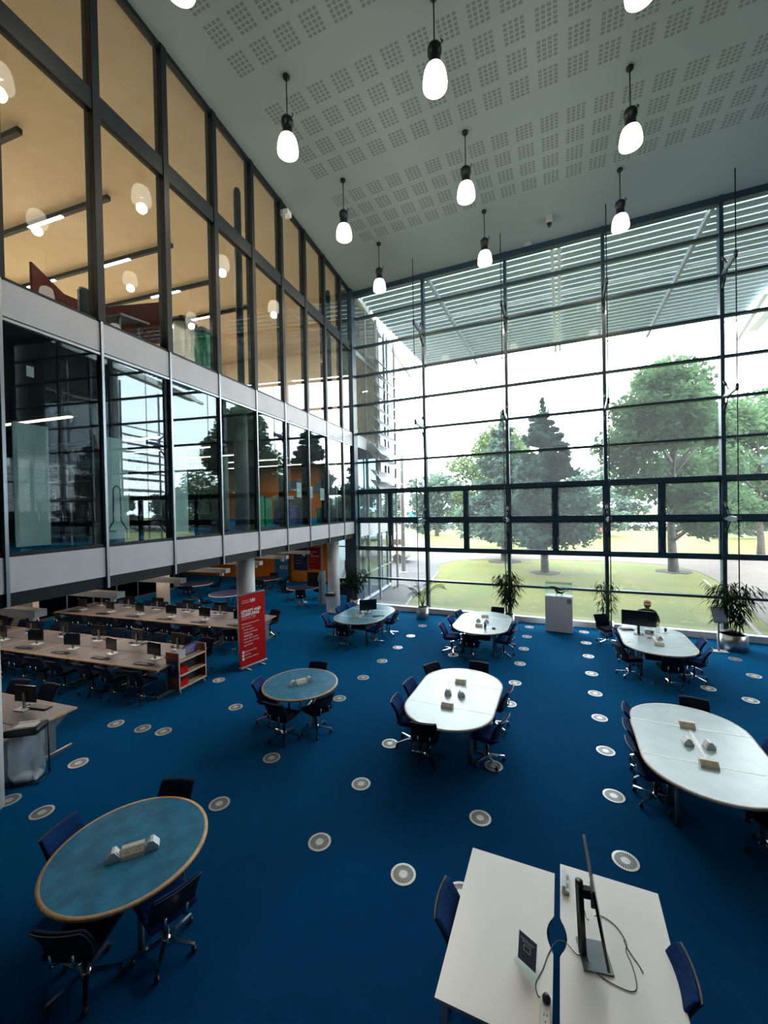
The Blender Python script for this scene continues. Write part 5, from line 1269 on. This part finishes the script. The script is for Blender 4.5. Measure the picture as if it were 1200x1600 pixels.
# ================================================================== PERSON
def skin_body(name, joints, bones, m, parent, sub=2):
    me = bpy.data.meshes.new(name); me.from_pydata([j[0] for j in joints], bones, []); me.materials.append(m)
    o = bpy.data.objects.new(name, me); col.objects.link(o); o.parent = parent
    md_ = o.modifiers.new('skin', 'SKIN')
    if not me.skin_vertices: me.skin_vertices.new()
    for i, j in enumerate(joints):
        r = j[1]; me.skin_vertices[0].data[i].radius = (r, r) if not isinstance(r, tuple) else r
    me.skin_vertices[0].data[0].use_root = True
    sb = o.modifiers.new('sub', 'SUBSURF'); sb.levels = sub; sb.render_levels = sub
    md_.use_smooth_shade = True; return o
ps = thing('person', 'person in a tan cap and black hoodie seated behind the wide monitor', 'person', (10.86, 14.62, 0), math.pi)   # faces -Y after the turn (local +Y)
J = [((0, 0, .52), (.17, .13)), ((0, .01, .72), (.15, .11)), ((0, .02, .92), (.17, .115)), ((0, .05, 1.05), (.13, .09)), ((0, .07, 1.13), .055), ((0, .10, 1.22), (.072, .085)), ((0, .115, 1.31), (.068, .085)),
     ((-.19, .03, 1.03), .06), ((-.27, .12, .84), .047), ((-.22, .34, .78), .037), ((-.20, .42, .775), (.038, .018)),
     ((.19, .03, 1.03), .06), ((.28, .12, .84), .047), ((.24, .34, .78), .037), ((.22, .42, .775), (.038, .018)),
     ((-.10, .08, .50), .085), ((-.13, .42, .50), .062), ((-.13, .45, .10), .042), ((-.13, .56, .045), .038),
     ((.10, .08, .50), .085), ((.13, .42, .50), .062), ((.13, .45, .10), .042), ((.13, .56, .045), .038)]
Bn = [(0, 1), (1, 2), (2, 3), (3, 4), (4, 5), (5, 6), (3, 7), (7, 8), (8, 9), (9, 10), (3, 11), (11, 12), (12, 13), (13, 14), (0, 15), (15, 16), (16, 17), (17, 18), (0, 19), (19, 20), (20, 21), (21, 22)]
# fingers rooted in the palms
for hand, hx, sgn in ((10, -.20, 1), (14, .22, -1)):
    for k, (dx, ln) in enumerate(((-.026, .055), (-.009, .065), (.009, .062), (.026, .048))):
        b0 = len(J); J += [((hx+dx, .455, .775), .0095), ((hx+dx*1.15, .455+ln*.6, .768), .0085), ((hx+dx*1.2, .455+ln, .748), .0075)]
        Bn += [(hand, b0), (b0, b0+1), (b0+1, b0+2)]
    b0 = len(J); J += [((hx+.035*sgn, .425, .768), .010), ((hx+.058*sgn, .455, .758), .009)]; Bn += [(hand, b0), (b0, b0+1)]
skin_body('body', J, Bn, M['skin'], ps)
H = [(J[0][0], (.185, .145)), (J[1][0], (.175, .13)), (J[2][0], (.19, .135)), ((0, .045, 1.06), (.145, .105)), ((0, .065, 1.165), (.075, .08)),
     ((-.19, .03, 1.03), .078), ((-.27, .12, .84), .062), ((-.225, .32, .785), .048), ((.19, .03, 1.03), .078), ((.28, .12, .84), .062), ((.243, .32, .785), .048)]
skin_body('hoodie', H, [(0, 1), (1, 2), (2, 3), (3, 4), (3, 5), (5, 6), (6, 7), (3, 8), (8, 9), (9, 10)], M['hoodie'], ps)
Tq = [((0, 0, .54), (.185, .15)), ((-.10, .08, .50), .10), ((-.13, .42, .50), .078), ((-.13, .45, .14), .055), ((.10, .08, .50), .10), ((.13, .42, .50), .078), ((.13, .45, .14), .055)]
skin_body('trousers', Tq, [(0, 1), (1, 2), (2, 3), (0, 4), (4, 5), (5, 6)], M['navy'], ps)
MB().rbox((0, .105, 1.27), (.165, .20, .16), .075, k=4).build('hair', M['hair'], ps, weld=True)
b = MB(); b.lathe([(.098, 1.30), (.10, 1.34), (.085, 1.39), (.045, 1.42), (0, 1.425)], (0, .105, 0), 24, sy=1.12)
b.cbox((0, .245, 1.315), (.15, .11, .010), rx=-.15); b.build('cap', M['cap'], ps)
fc = MB(); fc.tube([(0, .195, 1.27), (0, .215, 1.235), (0, .20, 1.225)], [.008, .016, .010], 8)
for x in (-.082, .082): fc.lathe([(0, 1.225), (.012, 1.235), (.012, 1.265), (0, 1.275)], (x, .10, 0), 8)
fc.build('nose_and_ears', M['skin'], ps)
MB().lathe([(0, 1.262), (.010, 1.268), (0, 1.274)], (-.03, .192, 0), 8).lathe([(0, 1.262), (.010, 1.268), (0, 1.274)], (.03, .192, 0), 8).cbox((0, .196, 1.20), (.045, .006, .007)).build('eyes_and_mouth', M['hair'], ps)
for x in (-.13, .13): MB().rbox((x, .52, .04), (.095, .26, .08), .035, k=3).build('shoe', M['black'], ps, weld=True)
chair(10.86, 14.66, -90, 'chair the person in a cap sits on', 'chairs of the oval table by the person', True)
